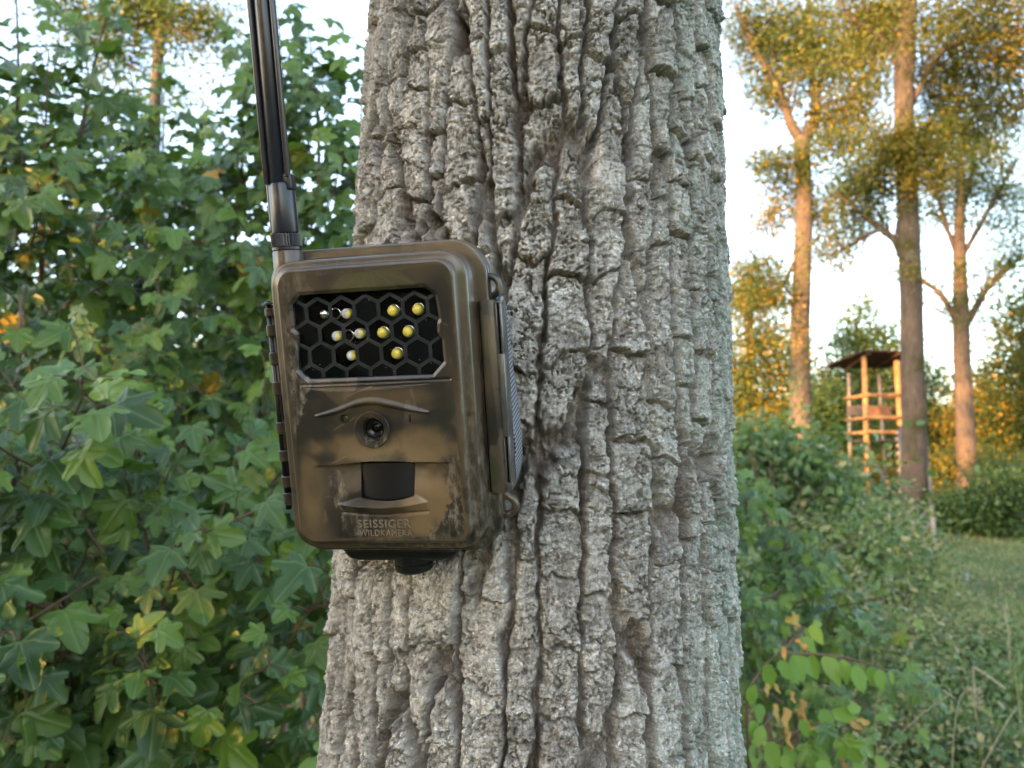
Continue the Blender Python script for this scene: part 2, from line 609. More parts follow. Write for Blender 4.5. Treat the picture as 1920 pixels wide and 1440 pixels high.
# ------------------------------------------------------------------ ground
def gz(x, y):
    return 0.10 * vnoise(np.asarray(x) * .35, np.asarray(y) * .35, 5) + .05 * vnoise(np.asarray(x) * 1.4, np.asarray(y) * 1.4, 6)


gx = np.concatenate([np.linspace(-900, -30, 14)[:-1], np.linspace(-30, 40, 141), np.linspace(40, 900, 14)[1:]])
gy = np.concatenate([np.linspace(-900, -30, 14)[:-1], np.linspace(-30, 60, 181), np.linspace(60, 1500, 14)[1:]])
GX, GY = np.meshgrid(gx, gy)
V = np.stack([GX.ravel(), GY.ravel(), gz(GX.ravel(), GY.ravel())], 1)
nx_ = len(gx); ii, jj = np.meshgrid(np.arange(nx_ - 1), np.arange(len(gy) - 1))
q0 = (jj * nx_ + ii).ravel()
ground = link('ground', np_mesh('ground', V, np.stack([q0, q0 + 1, q0 + nx_ + 1, q0 + nx_], 1), True), M['ground'])
tag(ground, 'grassy forest ground running from the tree to the far hedge', kind='structure')

# ------------------------------------------------------------------ the near trunk
TD = 0.53
rows = [(0, 703, 1350), (250, 680, 1352), (400, 666, 1356), (1050, 628, 1376), (1250, 612, 1385), (1440, 607, 1391)]
zz, cc, rr = [], [], []
for (py, xl, xr) in rows:
    dl, dr = ray(xl, py), ray(xr, py)
    a0, a1 = math.atan2(dl.x, dl.y), math.atan2(dr.x, dr.y)
    half, mid = (a1 - a0) / 2, (a0 + a1) / 2
    zz.append(CAMZ + TD * math.cos(half) * dl.z / math.hypot(dl.x, dl.y))
    rr.append(TD * math.sin(half)); cc.append(TD * math.tan(mid))
pr = np.polyfit(zz, rr, 2); pc = np.polyfit(zz, cc, 1)
zlo, zhi = min(zz), max(zz)


def trunk_r(z):
    zc = np.clip(z, zlo - .05, zhi + .1)
    r = np.polyval(pr, zc)
    r = r + np.where(z < zlo - .05, (zlo - .05 - z) * .045, 0) - np.where(z > zhi + .1, (z - zhi - .1) * .018, 0)
    return np.maximum(r, .05)


def trunk_x(z):
    return np.polyval(pc, np.clip(z, 0.6, 2.6)) + np.where(z > 2.6, (z - 2.6) * .02, 0)


RREF = 0.13


def bark(u, v):
    """bark relief in metres (outermost about 0) and masks; u, v in metres along the trunk"""
    U = u * 1000; W = v * 1000
    wx = U + 4.5 * fbm(U / 48, W / 110, 11, 2) + 3.4 * fbm(U / 9, W / 13, 15, 3)
    wy = W + 10 * fbm(U / 30, W / 60, 21, 3)
    F1, F2, ID, DX, DY = worley(wx / 20.5, wy / 165 + 1.15 * vnoise(wx / 26, wy / 700, 33), 31, .9)
    e1 = F2 - F1
    depth = np.clip(.95 + 1.2 * vnoise(U / 42, W / 75, 41), .6, 1.3)
    ee = e1 + .10 * fbm(U / 3.0, W / 6, 43, 3)
    f = sstep(.03, .195, ee)
    notch = 1 - sstep(.015, .155, ee)
    slope = np.clip(.5 - e1, 0, .5) / .5
    h = -(3.4 * (1 - f) + 1.7 * slope ** 1.5 + 12.5 * notch) * depth
    # plates: each ridge is broken across
    rid = np.floor(ID * 9973)
    L = 24 + 30 * hsh(rid, np.zeros_like(ID), 3)
    yj = wy + 4.0 * fbm(wx / 7.0, wy / 26, 51, 4, .6) + 10 * vnoise(wx / 19, wy / 60, 55)
    q = yj / L + ID * 7.3
    k = np.floor(q); tt = q - k
    pid = hsh(rid, k, 5)
    pid2 = hsh(rid, k, 6)
    pidu = hsh(rid, k - 1, 7)      # crack under this plate
    pidt = hsh(rid, k, 7)          # crack over this plate
    d0 = tt * L; d1 = (1 - tt) * L
    wcr = .7 + 1.3 * np.clip(.5 + vnoise(wx / 7, wy / 7, 57) * 1.8, 0, 1)
    cr = np.maximum((1 - sstep(.1, wcr, d0)) * (.10 + 1.2 * pidu ** 1.2), (1 - sstep(.1, wcr, d1)) * (.10 + 1.2 * pidt ** 1.2))
    h = h + f * ((pid - .5) * 3.4 - 10.0 * cr + (hsh(rid, k, 8) - .5) * 4.0 * DX)
    h = h + f * (pidu ** 1.5) * 3.2 * np.exp(-d0 / 8.0) - f * (pidt ** 1.5) * 2.0 * np.exp(-d1 / 9.0)
    # finer cracks that split the plates at random
    C1, C2, CI, _, _ = worley(wx / 11 + .7 * fbm(U / 6, W / 6, 81, 3), wy / 13 + .7 * fbm(U / 6, W / 6, 83, 3), 85, 1.0)
    act2 = np.clip(.55 + 2.6 * vnoise(U / 20, W / 28, 87), 0, 1)
    h = h + f * ((CI - .5) * 1.6 - 4.6 * (1 - sstep(.0, .085, C2 - C1)) * act2)
    # scaly flakes on the plates, wider than tall
    G1, G2, GI, gx_, gy_ = worley(wx / 7.0 + .55 * fbm(U / 3.4, W / 3.0, 61, 3), wy / 3.9 + .75 * fbm(U / 3.4, W / 3.0, 63, 3), 65, .95)
    ck2 = 1 - sstep(.0, .15, G2 - G1)
    act = np.clip(.45 + 2.2 * vnoise(U / 20, W / 20, 67), 0, 1)
    h = h + f * ((GI - .5) * .8 + gy_ * 1.9 * (hsh(np.floor(GI * 7919), k * 0, 9) - .2) - 1.7 * ck2 * act)
    H1, H2, HI, hx_, hy_ = worley(wx / 2.6 + .5 * fbm(U / 1.6, W / 1.6, 64, 2), wy / 1.9, 69, .95)
    h = h + (.4 + .6 * f) * ((HI - .5) * .34 + hy_ * .40 - .45 * (1 - sstep(0, .22, H2 - H1)) * (1 - .4 * act))
    h = h + .6 * fbm(U / 7.0, W / 5.0, 71, 4, .55)
    h = h + (1 - f) * (1.3 * vnoise(wx / 1.6, wy / 26, 73) + .8 * vnoise(wx / .9, wy / 9, 75))
    pale = np.clip((pid2 - .40) * 1.5 + .6 * (CI - .5) + .3 * (GI - .5), 0, .95) * f * np.clip(.6 + 1.2 * vnoise(U / 20, W / 25, 77), 0, 1)
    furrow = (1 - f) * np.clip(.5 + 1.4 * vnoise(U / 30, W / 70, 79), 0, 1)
    mott = np.clip(.55 + .18 * (HI - .5) + .18 * (GI - .5) + .16 * (CI - .5) + .32 * fbm(U / 1.3, W / 5.0, 95, 2, .7), 0, 1)
    return h / 1000 - .0005, pale, furrow, mott


a_f = np.linspace(R(-98), R(98), 590)            # the side that faces the path
a_b = np.linspace(R(98), R(262), 40)[1:-1]
ang = np.concatenate([a_f, a_b])
zv = np.concatenate([np.linspace(-.15, 1.18, 60)[:-1], np.arange(1.18, 1.94, .00076), np.linspace(1.94, 7.5, 150)[1:]])
A, Z = np.meshgrid(ang, zv)
h, pale, furrow, mott = bark((A * RREF).ravel(), Z.ravel())
h = h.reshape(A.shape)
rad = trunk_r(Z) + h + .0015
X = trunk_x(Z) + rad * np.sin(A)
Y = TD - rad * np.cos(A)
V = np.stack([X.ravel(), Y.ravel(), Z.ravel()], 1)
na = len(ang); nz_ = len(zv)
i0 = np.arange(na); i1 = (i0 + 1) % na
q = np.stack([np.add.outer(np.arange(nz_ - 1) * na, i0), np.add.outer(np.arange(nz_ - 1) * na, i1),
              np.add.outer(np.arange(1, nz_) * na, i1), np.add.outer(np.arange(1, nz_) * na, i0)], -1).reshape(-1, 4)
side = np.clip(np.sin(A).ravel() * 1.5 - .45, 0, 1)
lich = np.clip(.05 + side + 1.1 * fbm(A.ravel() * RREF / .03, Z.ravel() / .04, 91, 3), 0, 1) * np.clip(.2 + side, 0, 1)
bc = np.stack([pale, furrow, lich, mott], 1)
oak = empty('oak_tree', (float(trunk_x(np.array(0.0))), TD, 0))
tag(oak, 'thick grey tree trunk with deeply cracked bark carrying the camouflage camera', 'tree')
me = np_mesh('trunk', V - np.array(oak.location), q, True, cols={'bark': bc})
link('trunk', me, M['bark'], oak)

# ------------------------------------------------------------------ trail camera (local units: millimetres, front plate at z = 0)
RM = Matrix(((0.98174833, -0.06146493, -0.17997853), (0.0381944, 0.99077555, -0.13001919), (0.18630995, 0.12077195, 0.97503987)))
TV = Vector((-0.0634913, -0.01053917, -0.35156851))
CAMM = Matrix.Translation((0, 0, CAMZ)) @ Matrix.Rotation(R(90) + PITCH, 4, 'X')
DEV = CAMM @ (Matrix.Translation(TV) @ RM.to_4x4())
dev = empty('trail_camera')
dev.matrix_world = DEV
tag(dev, 'camouflage brown trail camera with upright black antenna fixed to the near trunk', 'trail camera')
MM = .001


def sd_poly(x, y, P):
    """signed distance to a closed polygon, negative inside"""
    P = np.asarray(P, float)
    d = np.full(x.shape, 1e9); ins = np.zeros(x.shape, bool)
    for i in range(len(P)):
        ax, ay = P[i]; bx, by = P[(i + 1) % len(P)]
        ex, ey = bx - ax, by - ay
        t = np.clip(((x - ax) * ex + (y - ay) * ey) / (ex * ex + ey * ey), 0, 1)
        d = np.minimum(d, np.hypot(x - ax - t * ex, y - ay - t * ey))
        c1 = (ay > y) != (by > y)
        with np.errstate(divide='ignore', invalid='ignore'):
            xi = ax + (y - ay) * ex / (ey if ey != 0 else 1e-12)
        ins ^= c1 & (x < xi)
    return np.where(ins, -d, d)


def sd_line(x, y, P):
    P = np.asarray(P, float)
    d = np.full(x.shape, 1e9); tt = np.zeros(x.shape)
    for i in range(len(P) - 1):
        ax, ay = P[i]; bx, by = P[i + 1]
        ex, ey = bx - ax, by - ay
        t = np.clip(((x - ax) * ex + (y - ay) * ey) / (ex * ex + ey * ey), 0, 1)
        dd = np.hypot(x - ax - t * ex, y - ay - t * ey)
        m_ = dd < d
        tt = np.where(m_, (i + t) / (len(P) - 1), tt); d = np.where(m_, dd, d)
    return d, tt


def curve_pts(P, n=40):
    """smooth curve through the points (x increasing)"""
    P = np.asarray(P, float)
    t = np.arange(len(P)); tt = np.linspace(0, len(P) - 1, n)
    out = []
    for c_ in (0, 1):
        y = P[:, c_]; m_ = np.gradient(y)
        i = np.clip(tt.astype(int), 0, len(P) - 2); s = tt - i
        out.append((2 * s**3 - 3 * s**2 + 1) * y[i] + (s**3 - 2 * s**2 + s) * m_[i] + (-2 * s**3 + 3 * s**2) * y[i + 1] + (s**3 - s**2) * m_[i + 1])
    return np.stack(out, 1)


WIN = [(-35.2, 48.6), (-31.1, 52.8), (28.2, 52.8), (32.9, 49.0), (33.9, 38.4), (32.9, 36.6), (32.7, 32.2), (34.6, 29.3), (34.7, 19.2), (29.2, 13.7),
       (-30.3, 13.8), (-34.7, 18.4), (-34.6, 30.0), (-33.6, 32.0), (-33.4, 35.2), (-35.2, 37.4)]
HX, HY = 38.6, 61.0
gxs = np.arange(-HX, HX + .01, .386); gys = np.arange(-HY, HY + .01, .3813)
gx2, gy2 = np.meshgrid(gxs, gys)
px_, py_ = gx2.copy(), gy2.copy()
edge_fix = np.ones_like(px_)


def snap(sdf, tol=.24):
    """move the grid points next to an outline onto it, so that its edge is crisp"""
    global px_, py_
    e = .02
    s0 = sdf(px_, py_)
    gxn = (sdf(px_ + e, py_) - sdf(px_ - e, py_)) / (2 * e)
    gyn = (sdf(px_, py_ + e) - sdf(px_, py_ - e)) / (2 * e)
    near = np.abs(s0) < tol
    px_ = np.where(near, px_ - s0 * gxn, px_); py_ = np.where(near, py_ - s0 * gyn, py_)


circ = lambda cx_, cy_, r_: (lambda x, y: np.hypot(x - cx_, y - cy_) - r_)
f_win = lambda x, y: sd_poly(x, y, WIN)
f_lens = circ(-1.3, -10.5, 7.3)
f_dot = circ(-14.4, -5.2, 2.4)
f_slit = lambda x, y: np.hypot(np.maximum(np.abs(x - 17.3) - 0, 0), np.maximum(np.abs(y + 5.9) - 1.3, 0)) - .62
PIRP = [(-9.7, -26.2), (16.9, -26.2), (16.4, -42.0), (11, -43.4), (4, -44.0), (-3, -43.6), (-9.3, -42.6)]
f_pir = lambda x, y: sd_poly(x, y, PIRP)
for f_ in (f_win, f_lens, f_dot, f_slit, f_pir): snap(f_)
x, y = px_, py_
hz = np.zeros_like(x)
# soft crown of the plate
hz += -.9 * (np.abs(x) / 41) ** 4 * 0
# scoop above the motion sensor
CR2 = curve_pts([(-33.7, -27.1), (-21.2, -26.7), (-9.6, -25.6), (4, -25.3), (17.8, -26.0), (33.5, -26.5)], 60)
ycr = np.interp(x, CR2[:, 0], CR2[:, 1])
tx = np.clip(1 - (np.abs(x - 1.5) / 33) ** 2, 0, 1)
ty = (ycr - y) / 17.0
scoop = np.where((ty > 0) & (ty < 1), tx ** .8 * (1 - sstep(0.0, 1.0, ty)) * sstep(0, .035, ty), 0) * 4.2
hz -= scoop
hz += np.where(ty <= 0, 1.0 * tx * np.exp(ty * 17 / 5.0), 0)            # lip over the scoop
# ledge under the sensor
LT = curve_pts([(-21.4, -45.2), (-9.0, -42.3), (3.5, -41.4), (16.5, -41.2), (22.5, -44.4)], 50)
LL = curve_pts([(-21.4, -45.3), (-10, -46.5), (0, -46.9), (11, -46.4), (22.5, -44.6)], 50)
lt = np.interp(x, LT[:, 0], LT[:, 1]); ll = np.interp(x, LL[:, 0], LL[:, 1])
inx = ((x > -21.4) & (x < 22.5))
wl = np.clip(1 - (np.abs(x - .5) / 22) ** 2.2, 0, 1)
tl = np.clip((lt - y) / np.maximum(lt - ll, .3), 0, 1)
hz += np.where(inx & (y <= lt) & (y >= ll), 2.4 * tl * wl ** .5, 0)
hz += np.where(inx & (y < ll), 2.4 * wl ** .5 * np.clip(1 - (ll - y) / 3.6, 0, 1), 0)
d, _ = sd_line(x, y, curve_pts([(-19.2, -49.4), (-0.4, -50.7), (22.3, -49.3)], 24)); hz -= .7 * np.exp(-(d / .55) ** 2)
# groove and raised facet under the window
d, _ = sd_line(x, y, [(-33.9, 11.3), (37.2, 11.6)]); hz -= .8 * np.exp(-(d / .45) ** 2)

CL = curve_pts([(-33.4, 9.9), (-17.9, 7.8), (6.3, 8.0), (33.1, 10.1)], 40)
cl = np.interp(x, CL[:, 0], CL[:, 1]); ct = 10.25
tcs = np.clip((ct - y) / np.maximum(ct - cl, .25), 0, 1)
inl = (x > -33) & (x < 33) & (y < ct) & (y > cl)
wcl = np.clip(1 - (np.abs(x + 3) / 32) ** 2, 0, 1)
hz += np.where(inl, 1.3 * (tcs - .9) * wcl ** .5, 0)
# brow over the lens
BR = curve_pts([(-28.9, -3.5), (-18.8, -1.5), (-7.1, 2.0), (0.2, 2.6), (8.1, 1.1), (19.7, -1.9), (26.3, -3.4)], 70)
d, s = sd_line(x, y, BR)
wb = .55 + .75 * np.sin(np.clip(s, 0, 1) * np.pi)
hz += 1.7 * np.sin(np.clip(s, 0, 1) * np.pi) ** .5 * np.exp(-(d / wb) ** 4)
# shallow bowl round the lens
hz -= .8 * np.exp(-(np.hypot(x + 1.3, (y + 10.5)) / 13) ** 4)
# openings
s = f_win(x, y); hz = np.where(s < -.08, -8.2, hz)
hz += np.where(s >= -.08, -1.1 * (1 - sstep(0, 1.5, s)), 0)
hz = np.where(f_lens(x, y) < -.08, -6.5, hz)
hz = np.where(f_pir(x, y) < -.08, -6.0, hz)
hz = np.where(f_dot(x, y) < -.08, hz - 1.6, hz)
hz = np.where(f_slit(x, y) < -.08, hz - 1.2, hz)
bd = np.minimum(HX - np.abs(gx2), HY - np.abs(gy2))
hz *= sstep(0, 1.2, bd)
# printed camouflage: r bark print, g leaf print, b tan, a dark blur
nA = fbm(x / 9, y / 9, 201, 4); nB = fbm(x / 2.2, y / 2.2, 205, 3)
bl = lambda cx_, cy_, ax, ay, soft=.5: sstep(1 + soft, 1 - soft, np.hypot((x - cx_) / ax, (y - cy_) / ay) + nA * .5)
P1 = [(-38.6, 35), (-33, 31), (-28, 13), (-34, 3), (-37, -8), (-38.6, -8)]
P2 = [(22, -61), (38.6, -40), (38.6, -61)]
P3 = [(-24, -29), (-19, -30), (-16, -46), (-6, -52), (-5, -61), (-20, -61), (-20, -50), (-26, -42)]
P4 = [(31, -25), (38.6, -20), (38.6, -46), (33, -44)]
P5 = [(-38.6, 61), (-24, 61), (-30, 54), (-38.6, 44)]
brk = np.zeros_like(x)
for P_, s_ in ((P1, 1.0), (P2, 1.0), (P3, .75), (P4, .7), (P5, .5)):
    brk = np.maximum(brk, s_ * sstep(.6, -.6, sd_poly(x, y, P_) + nB * 3.0))
tan = np.clip(bl(26, -44, 15, 14) + .9 * bl(24, -18, 12, 8) + .8 * bl(-8, -18, 20, 6) + .6 * bl(14, -60, 16, 5) + .55 * bl(-33, -38, 6, 20) + .4 * bl(10, 4, 20, 4), 0, 1)
P6 = [(-36, 11), (-37, -20), (-29, -27), (-20, -26), (-17, -17), (-22, -9), (-16, 0), (-22, 8), (-30, 11)]
drk = np.maximum(.95 * sstep(.8, -1.6, sd_poly(x, y, P6) + nA * 3), np.clip(.85 * bl(20, -13, 26, 5) + .9 * bl(14, -5, 30, 4) * .5 + .8 * bl(33, -4, 8, 18) + .7 * bl(28, -30, 12, 5) + .6 * bl(-4, -36, 30, 7) + .5 * bl(36, 40, 6, 24), 0, 1))
drk *= 1 - .8 * tan
lv = np.zeros_like(x)
for (bx, by, wd_) in ((-17, 52.0, 3.6), (-8, 50, 4.2), (4, 49, 4.6), (16, 50, 4.0), (24, 54, 3.0)):
    d, s_ = sd_line(x, y, [(4, 64), (bx, by)])
    lv = np.maximum(lv, sstep(.4, -.4, d - wd_ * np.sin(np.clip(.12 + .88 * s_, 0, 1) * np.pi) ** .7) * .62)
vein = np.zeros_like(x)
for (bx, by) in ((-13, 53), (-4, 51), (6, 52), (16, 53), (24, 55)):
    d, _ = sd_line(x, y, [(4, 63), (bx, by)]); vein = np.maximum(vein, .6 * np.exp(-(d / .24) ** 2))
for (p, q_) in (((-12, 5.5), (0, 9.5)), ((-20, -10), (-9, -4.5)), ((-22, -25.6), (-15, -22.6)), ((33, 38), (38, 35.2)), ((-14, -2), (-10, 0))):
    d, _ = sd_line(x, y, [p, q_]); vein = np.maximum(vein, .9 * np.exp(-(d / .26) ** 2))
brk = np.clip(brk + 0, 0, 1); lv = np.clip(lv, 0, 1)
paint = np.stack([brk * (1 - .8 * vein), lv, np.clip(tan * .85 + vein * .9, 0, 1), np.clip(drk * (1 - vein), 0, 1) * .9], -1).reshape(-1, 4)
V = np.stack([x.ravel(), y.ravel(), hz.ravel()], 1)
n1, n2_ = len(gxs), len(gys)
ii, jj = np.meshgrid(np.arange(n1 - 1), np.arange(n2_ - 1))
q0 = (jj * n1 + ii).ravel()
FQ = np.stack([q0, q0 + 1, q0 + n1 + 1, q0 + n1], 1)
me = np_mesh('front_cover', V * MM, FQ, True, cols={'paint': paint})
# outer part of the cover: stepped rounded shell joined to the relief of the front plate
prof = [(40.9, 63.3, 6.6, 0), (41.4, 63.8, 7, -.15), (41.8, 64.2, 7.3, -.5), (42.1, 64.5, 7.5, -1.2), (42.6, 65.0, 7.9, -3.4), (43.0, 65.4, 8.2, -3.9),
        (45.4, 67.2, 10.5, -4.1), (46.2, 67.8, 11.2, -4.4), (46.8, 68.2, 11.6, -5.1), (47.0, 68.4, 11.8, -6.0), (47.9, 69.2, 12.6, -15.8), (48.3, 69.5, 13.0, -16.4),
        (52.0, 72.6, 15.3, -16.7), (52.8, 73.3, 15.8, -16.9), (53.3, 73.7, 16.0, -17.5), (53.5, 73.9, 16.2, -19.4), (53.2, 73.6, 16, -20.0), (51, 71.4, 14, -20.2)]
mb = MB()
mb.loft([rrect(a_, b_, r_, z_, n=10) for a_, b_, r_, z_ in prof], False, False)
sh = mb.mesh('shell', MM)
bm = bmesh.new()
bm.from_mesh(me)
pl = bm.verts.layers.float_color['paint']
base_n = len(bm.verts)
b2 = bmesh.new(); b2.from_mesh(sh)
vm_ = [bm.verts.new(v_.co) for v_ in b2.verts]
rsh = np.random.default_rng(3)
for v_ in vm_:
    X_, Y_ = v_.co.x * 1000, v_.co.y * 1000
    right = X_ > 30
    lowr = right and Y_ < -25
    v_[pl] = (0.75 if lowr else (.15 if Y_ > 50 and X_ < -20 else 0), 0.5 if (Y_ > 60 and -22 < X_ < 20) else 0, .35 if (Y_ < -66 or (right and Y_ > 55)) else .1, .75 if (right and -45 < Y_ < 55) else (.6 if Y_ < -60 else .15))
for f_ in b2.faces:
    nf = bm.faces.new([vm_[v_.index] for v_ in f_.verts]); nf.smooth = True
b2.free()
bm.verts.ensure_lookup_table(); bm.edges.ensure_lookup_table()
nr = 4 * 11
ring = [bm.verts[base_n + k] for k in range(nr)]
per = list(range(n1)) + [j * n1 + n1 - 1 for j in range(1, n2_)] + [(n2_ - 1) * n1 + i for i in range(n1 - 2, -1, -1)] + [j * n1 for j in range(n2_ - 2, 0, -1)]
inner = [bm.verts[i] for i in per]
# stitch the two loops by angle
ai = [math.atan2(v_.co.y / .063, v_.co.x / .041) for v_ in inner]; ar = [math.atan2(v_.co.y / .063, v_.co.x / .041) for v_ in ring]
so_i = sorted(range(len(inner)), key=lambda k: ai[k]); so_r = sorted(range(nr), key=lambda k: ar[k])
I_ = [inner[k] for k in so_i]; AI = [ai[k] for k in so_i]; R_ = [ring[k] for k in so_r]; AR = [ar[k] for k in so_r]
i = j = 0
while i < len(I_) or j < len(R_):
    nxi = AI[i + 1] if i + 1 < len(I_) else (AI[0] + 2 * math.pi if i < len(I_) else 1e9)
    nxr = AR[j + 1] if j + 1 < len(R_) else (AR[0] + 2 * math.pi if j < len(R_) else 1e9)
    a_ = I_[i % len(I_)]; b_ = R_[j % len(R_)]
    if (nxi <= nxr and i < len(I_)) or j >= len(R_):
        tri = (a_, b_, I_[(i + 1) % len(I_)]); i += 1
    else:
        tri = (a_, b_, R_[(j + 1) % len(R_)]); j += 1
    try:
        nf = bm.faces.new(tri); nf.smooth = True
        if nf.normal.z == 0: nf.normal_update()
    except ValueError:
        pass
for v_ in R_: v_[pl] = (.0, 0, .2, .3)
bmesh.ops.recalc_face_normals(bm, faces=[f_ for f_ in bm.faces if any(v_.index >= base_n or v_ in set() for v_ in f_.verts)])
bm.normal_update()
for f_ in bm.faces:
    c_ = f_.calc_center_median()
    if abs(c_.x) < .0409 and abs(c_.y) < .0633 and f_.normal.z < 0 and len(f_.verts) == 3: f_.normal_flip()
bm.to_mesh(me); bm.free()
bpy.data.meshes.remove(sh)
me.set_sharp_from_angle(angle=R(50))
link('front_cover', me, M['camo_front'], dev)

mb = MB()
mb.loft([rrect(a_, b_, r_, z_, n=10) for a_, b_, r_, z_ in
         [(46, 66.5, 10, -52.2), (48.3, 68.8, 11.8, -50.2), (49.4, 69.9, 12.6, -26.0), (52.4, 72.9, 15.4, -25.4), (53.3, 73.7, 16, -24.8), (53.6, 74.0, 16.2, -24.2),
          (53.6, 74.0, 16.2, -21.4), (53.3, 73.7, 16, -20.8), (51.6, 72, 14.6, -20.5)]], True, True)
mb.build('back_shell', M['camo'], dev, MM, 40)

# eyelets and the latch side
for (ex, ey, ez) in ((53.4, 51.4, -22.0), (54.6, -53.0, -22.0)):
    mb = MB()
    ro = []
    for k in range(48):
        a_ = 2 * math.pi * k / 48
        side_ = math.cos(a_ - (R(15) if ey > 0 else R(-15)))
        ro.append(6.1 + 5.0 * max(0, -side_ + .05) ** .8)
    def rg_(scale_, off_, z_):
        return [(ex + (ro[k] * scale_ + off_) * math.cos(2 * math.pi * k / 48), ey + (ro[k] * scale_ + off_) * math.sin(2 * math.pi * k / 48), z_) for k in range(48)]
    mb.loft([rg_(0, 3.2, ez - 2.2), rg_(0, 3.05, ez - 1.8), rg_(0, 3.05, ez + 1.7), rg_(0, 3.3, ez + 2.3), rg_(0, 3.9, ez + 2.5), rg_(1, -.9, ez + 2.4), rg_(1, -.2, ez + 1.9), rg_(1, 0, ez + 1.2),
             rg_(1, 0, ez - 1.8), rg_(1, -.4, ez - 2.3), rg_(0, 3.2, ez - 2.2)], False, False)
    mb.build('eyelet', M['camo'], dev, MM, 40)
mb = MB()
rbox(mb, 53.2, .2, 3.5, 45.2, 1.8, -27, -13.6, .35, 6)
lat = mb.build('latch', M['camo'], dev, MM, 40)
mb = MB(); rbox(mb, 49.25, .2, .42, 44.6, .2, -21, -15.2, .05, 2); mb.build('latch_shade_strip', M['blackmatte'], dev, MM)  # solid black strip standing in for the shade in the gap by the latch
mb = MB()
# side plate of the latch, with two slots left open
for (y0, y1) in ((43.4, 44.6), (20.5, -18.2), (-40.2, -43.6)):
    rbox(mb, 58.1, (y0 + y1) / 2, 1.35, abs(y0 - y1) / 2, .2, -26.5, -14.0, .18, 2)
for (y0, y1) in ((43.4, 20.5), (-18.2, -40.2)):
    rbox(mb, 57.15, (y0 + y1) / 2, .40, abs(y0 - y1) / 2, .1, -26.5, -14.0, .1, 2)
    rbox(mb, 59.05, (y0 + y1) / 2, .40, abs(y0 - y1) / 2, .1, -26.5, -14.0, .1, 2)
mb.build('latch_plate', M['latch_grey'], lat, MM, 30)
for (y0, y1) in ((43.4, 20.5), (-18.2, -40.2)):
    mb = MB()
    rbox(mb, 58.1, (y0 + y1) / 2, .55, abs(y0 - y1) / 2 - .1, .1, -26.0, -17.5, .1, 2)
    mb.build('latch_slot', M['blackmatte'], lat, MM)

# hinge on the left
mb = MB()
mb.tube([(-56.2, 51, -18.6), (-56.2, -53, -18.6)], 1.5, 10)
mb.build('hinge_pin', M['black'], dev, MM)
mb = MB()
mb.tube([(-54.6, 49, -18.4), (-54.6, -51, -18.4)], .75, 8)
mb.build('hinge_rod', M['camo'], dev, MM)
knm = None
for (y0, y1) in ((50.6, 49.2), (47.6, 43.6), (39.5, 34), (26, 20), (11.5, 5), (-8.5, -14.5), (-22.7, -28.3), (-35.8, -41.6), (-44.3, -50.5)):
    yc, hl = (y0 + y1) / 2, abs(y1 - y0) / 2
    mb = MB()
    lathe(mb, [(0.1, -hl), (2.3, -hl), (2.75, -hl + .4), (2.75, hl - .4), (2.3, hl), (.1, hl)], 0, 0, 18, 'y', 0, True, True)
    rbox(mb, 1.5, 0, 1.8, hl - .1, .3, -2.2, 1.9, .3, 2)
    o = mb.build('hinge_knuckle', M['camo'], dev, MM, 40)
    o.location = (-55.6 * MM, yc * MM, -18.6 * MM)

# ------------------------------ LED window
panel = MB()
rbox(panel, -.3, 33.2, 36.5, 20.6, 2, -9.4, -8.0, .1, 2)
panel = panel.build('led_panel', M['blackmatte'], dev, MM)
RH = 6.67
hexes = []
for r_, (yy, x0_) in enumerate(((44.1, -35.0), (34.1, -29.45), (24.0, -35.3), (13.9, -29.6))):
    for k in range(7):
        hx = x0_ + 11.58 * k
        if hx < 38: hexes.append((r_, k, hx, yy))
lit = {(0, 1), (0, 2), (0, 4), (0, 5), (1, 1), (1, 2), (1, 3), (1, 4), (2, 2), (2, 4)}


def clip_poly(poly):
    """keep the cell inside the window frame"""
    lim = ((1, 0, 36.2), (-1, 0, 36.6), (0, 1, 53.6), (0, -1, -13.0))
    for (a_, b_, c_) in lim:
        outp = []
        for k in range(len(poly)):
            p, q_ = poly[k], poly[(k + 1) % len(poly)]
            dp = a_ * p[0] + b_ * p[1] - c_; dq = a_ * q_[0] + b_ * q_[1] - c_
            if dp <= 0: outp.append(p)
            if dp * dq < 0:
                t_ = dp / (dp - dq)
                outp.append((p[0] + t_ * (q_[0] - p[0]), p[1] + t_ * (q_[1] - p[1])))
        poly = outp
        if len(poly) < 3: return []
    return poly


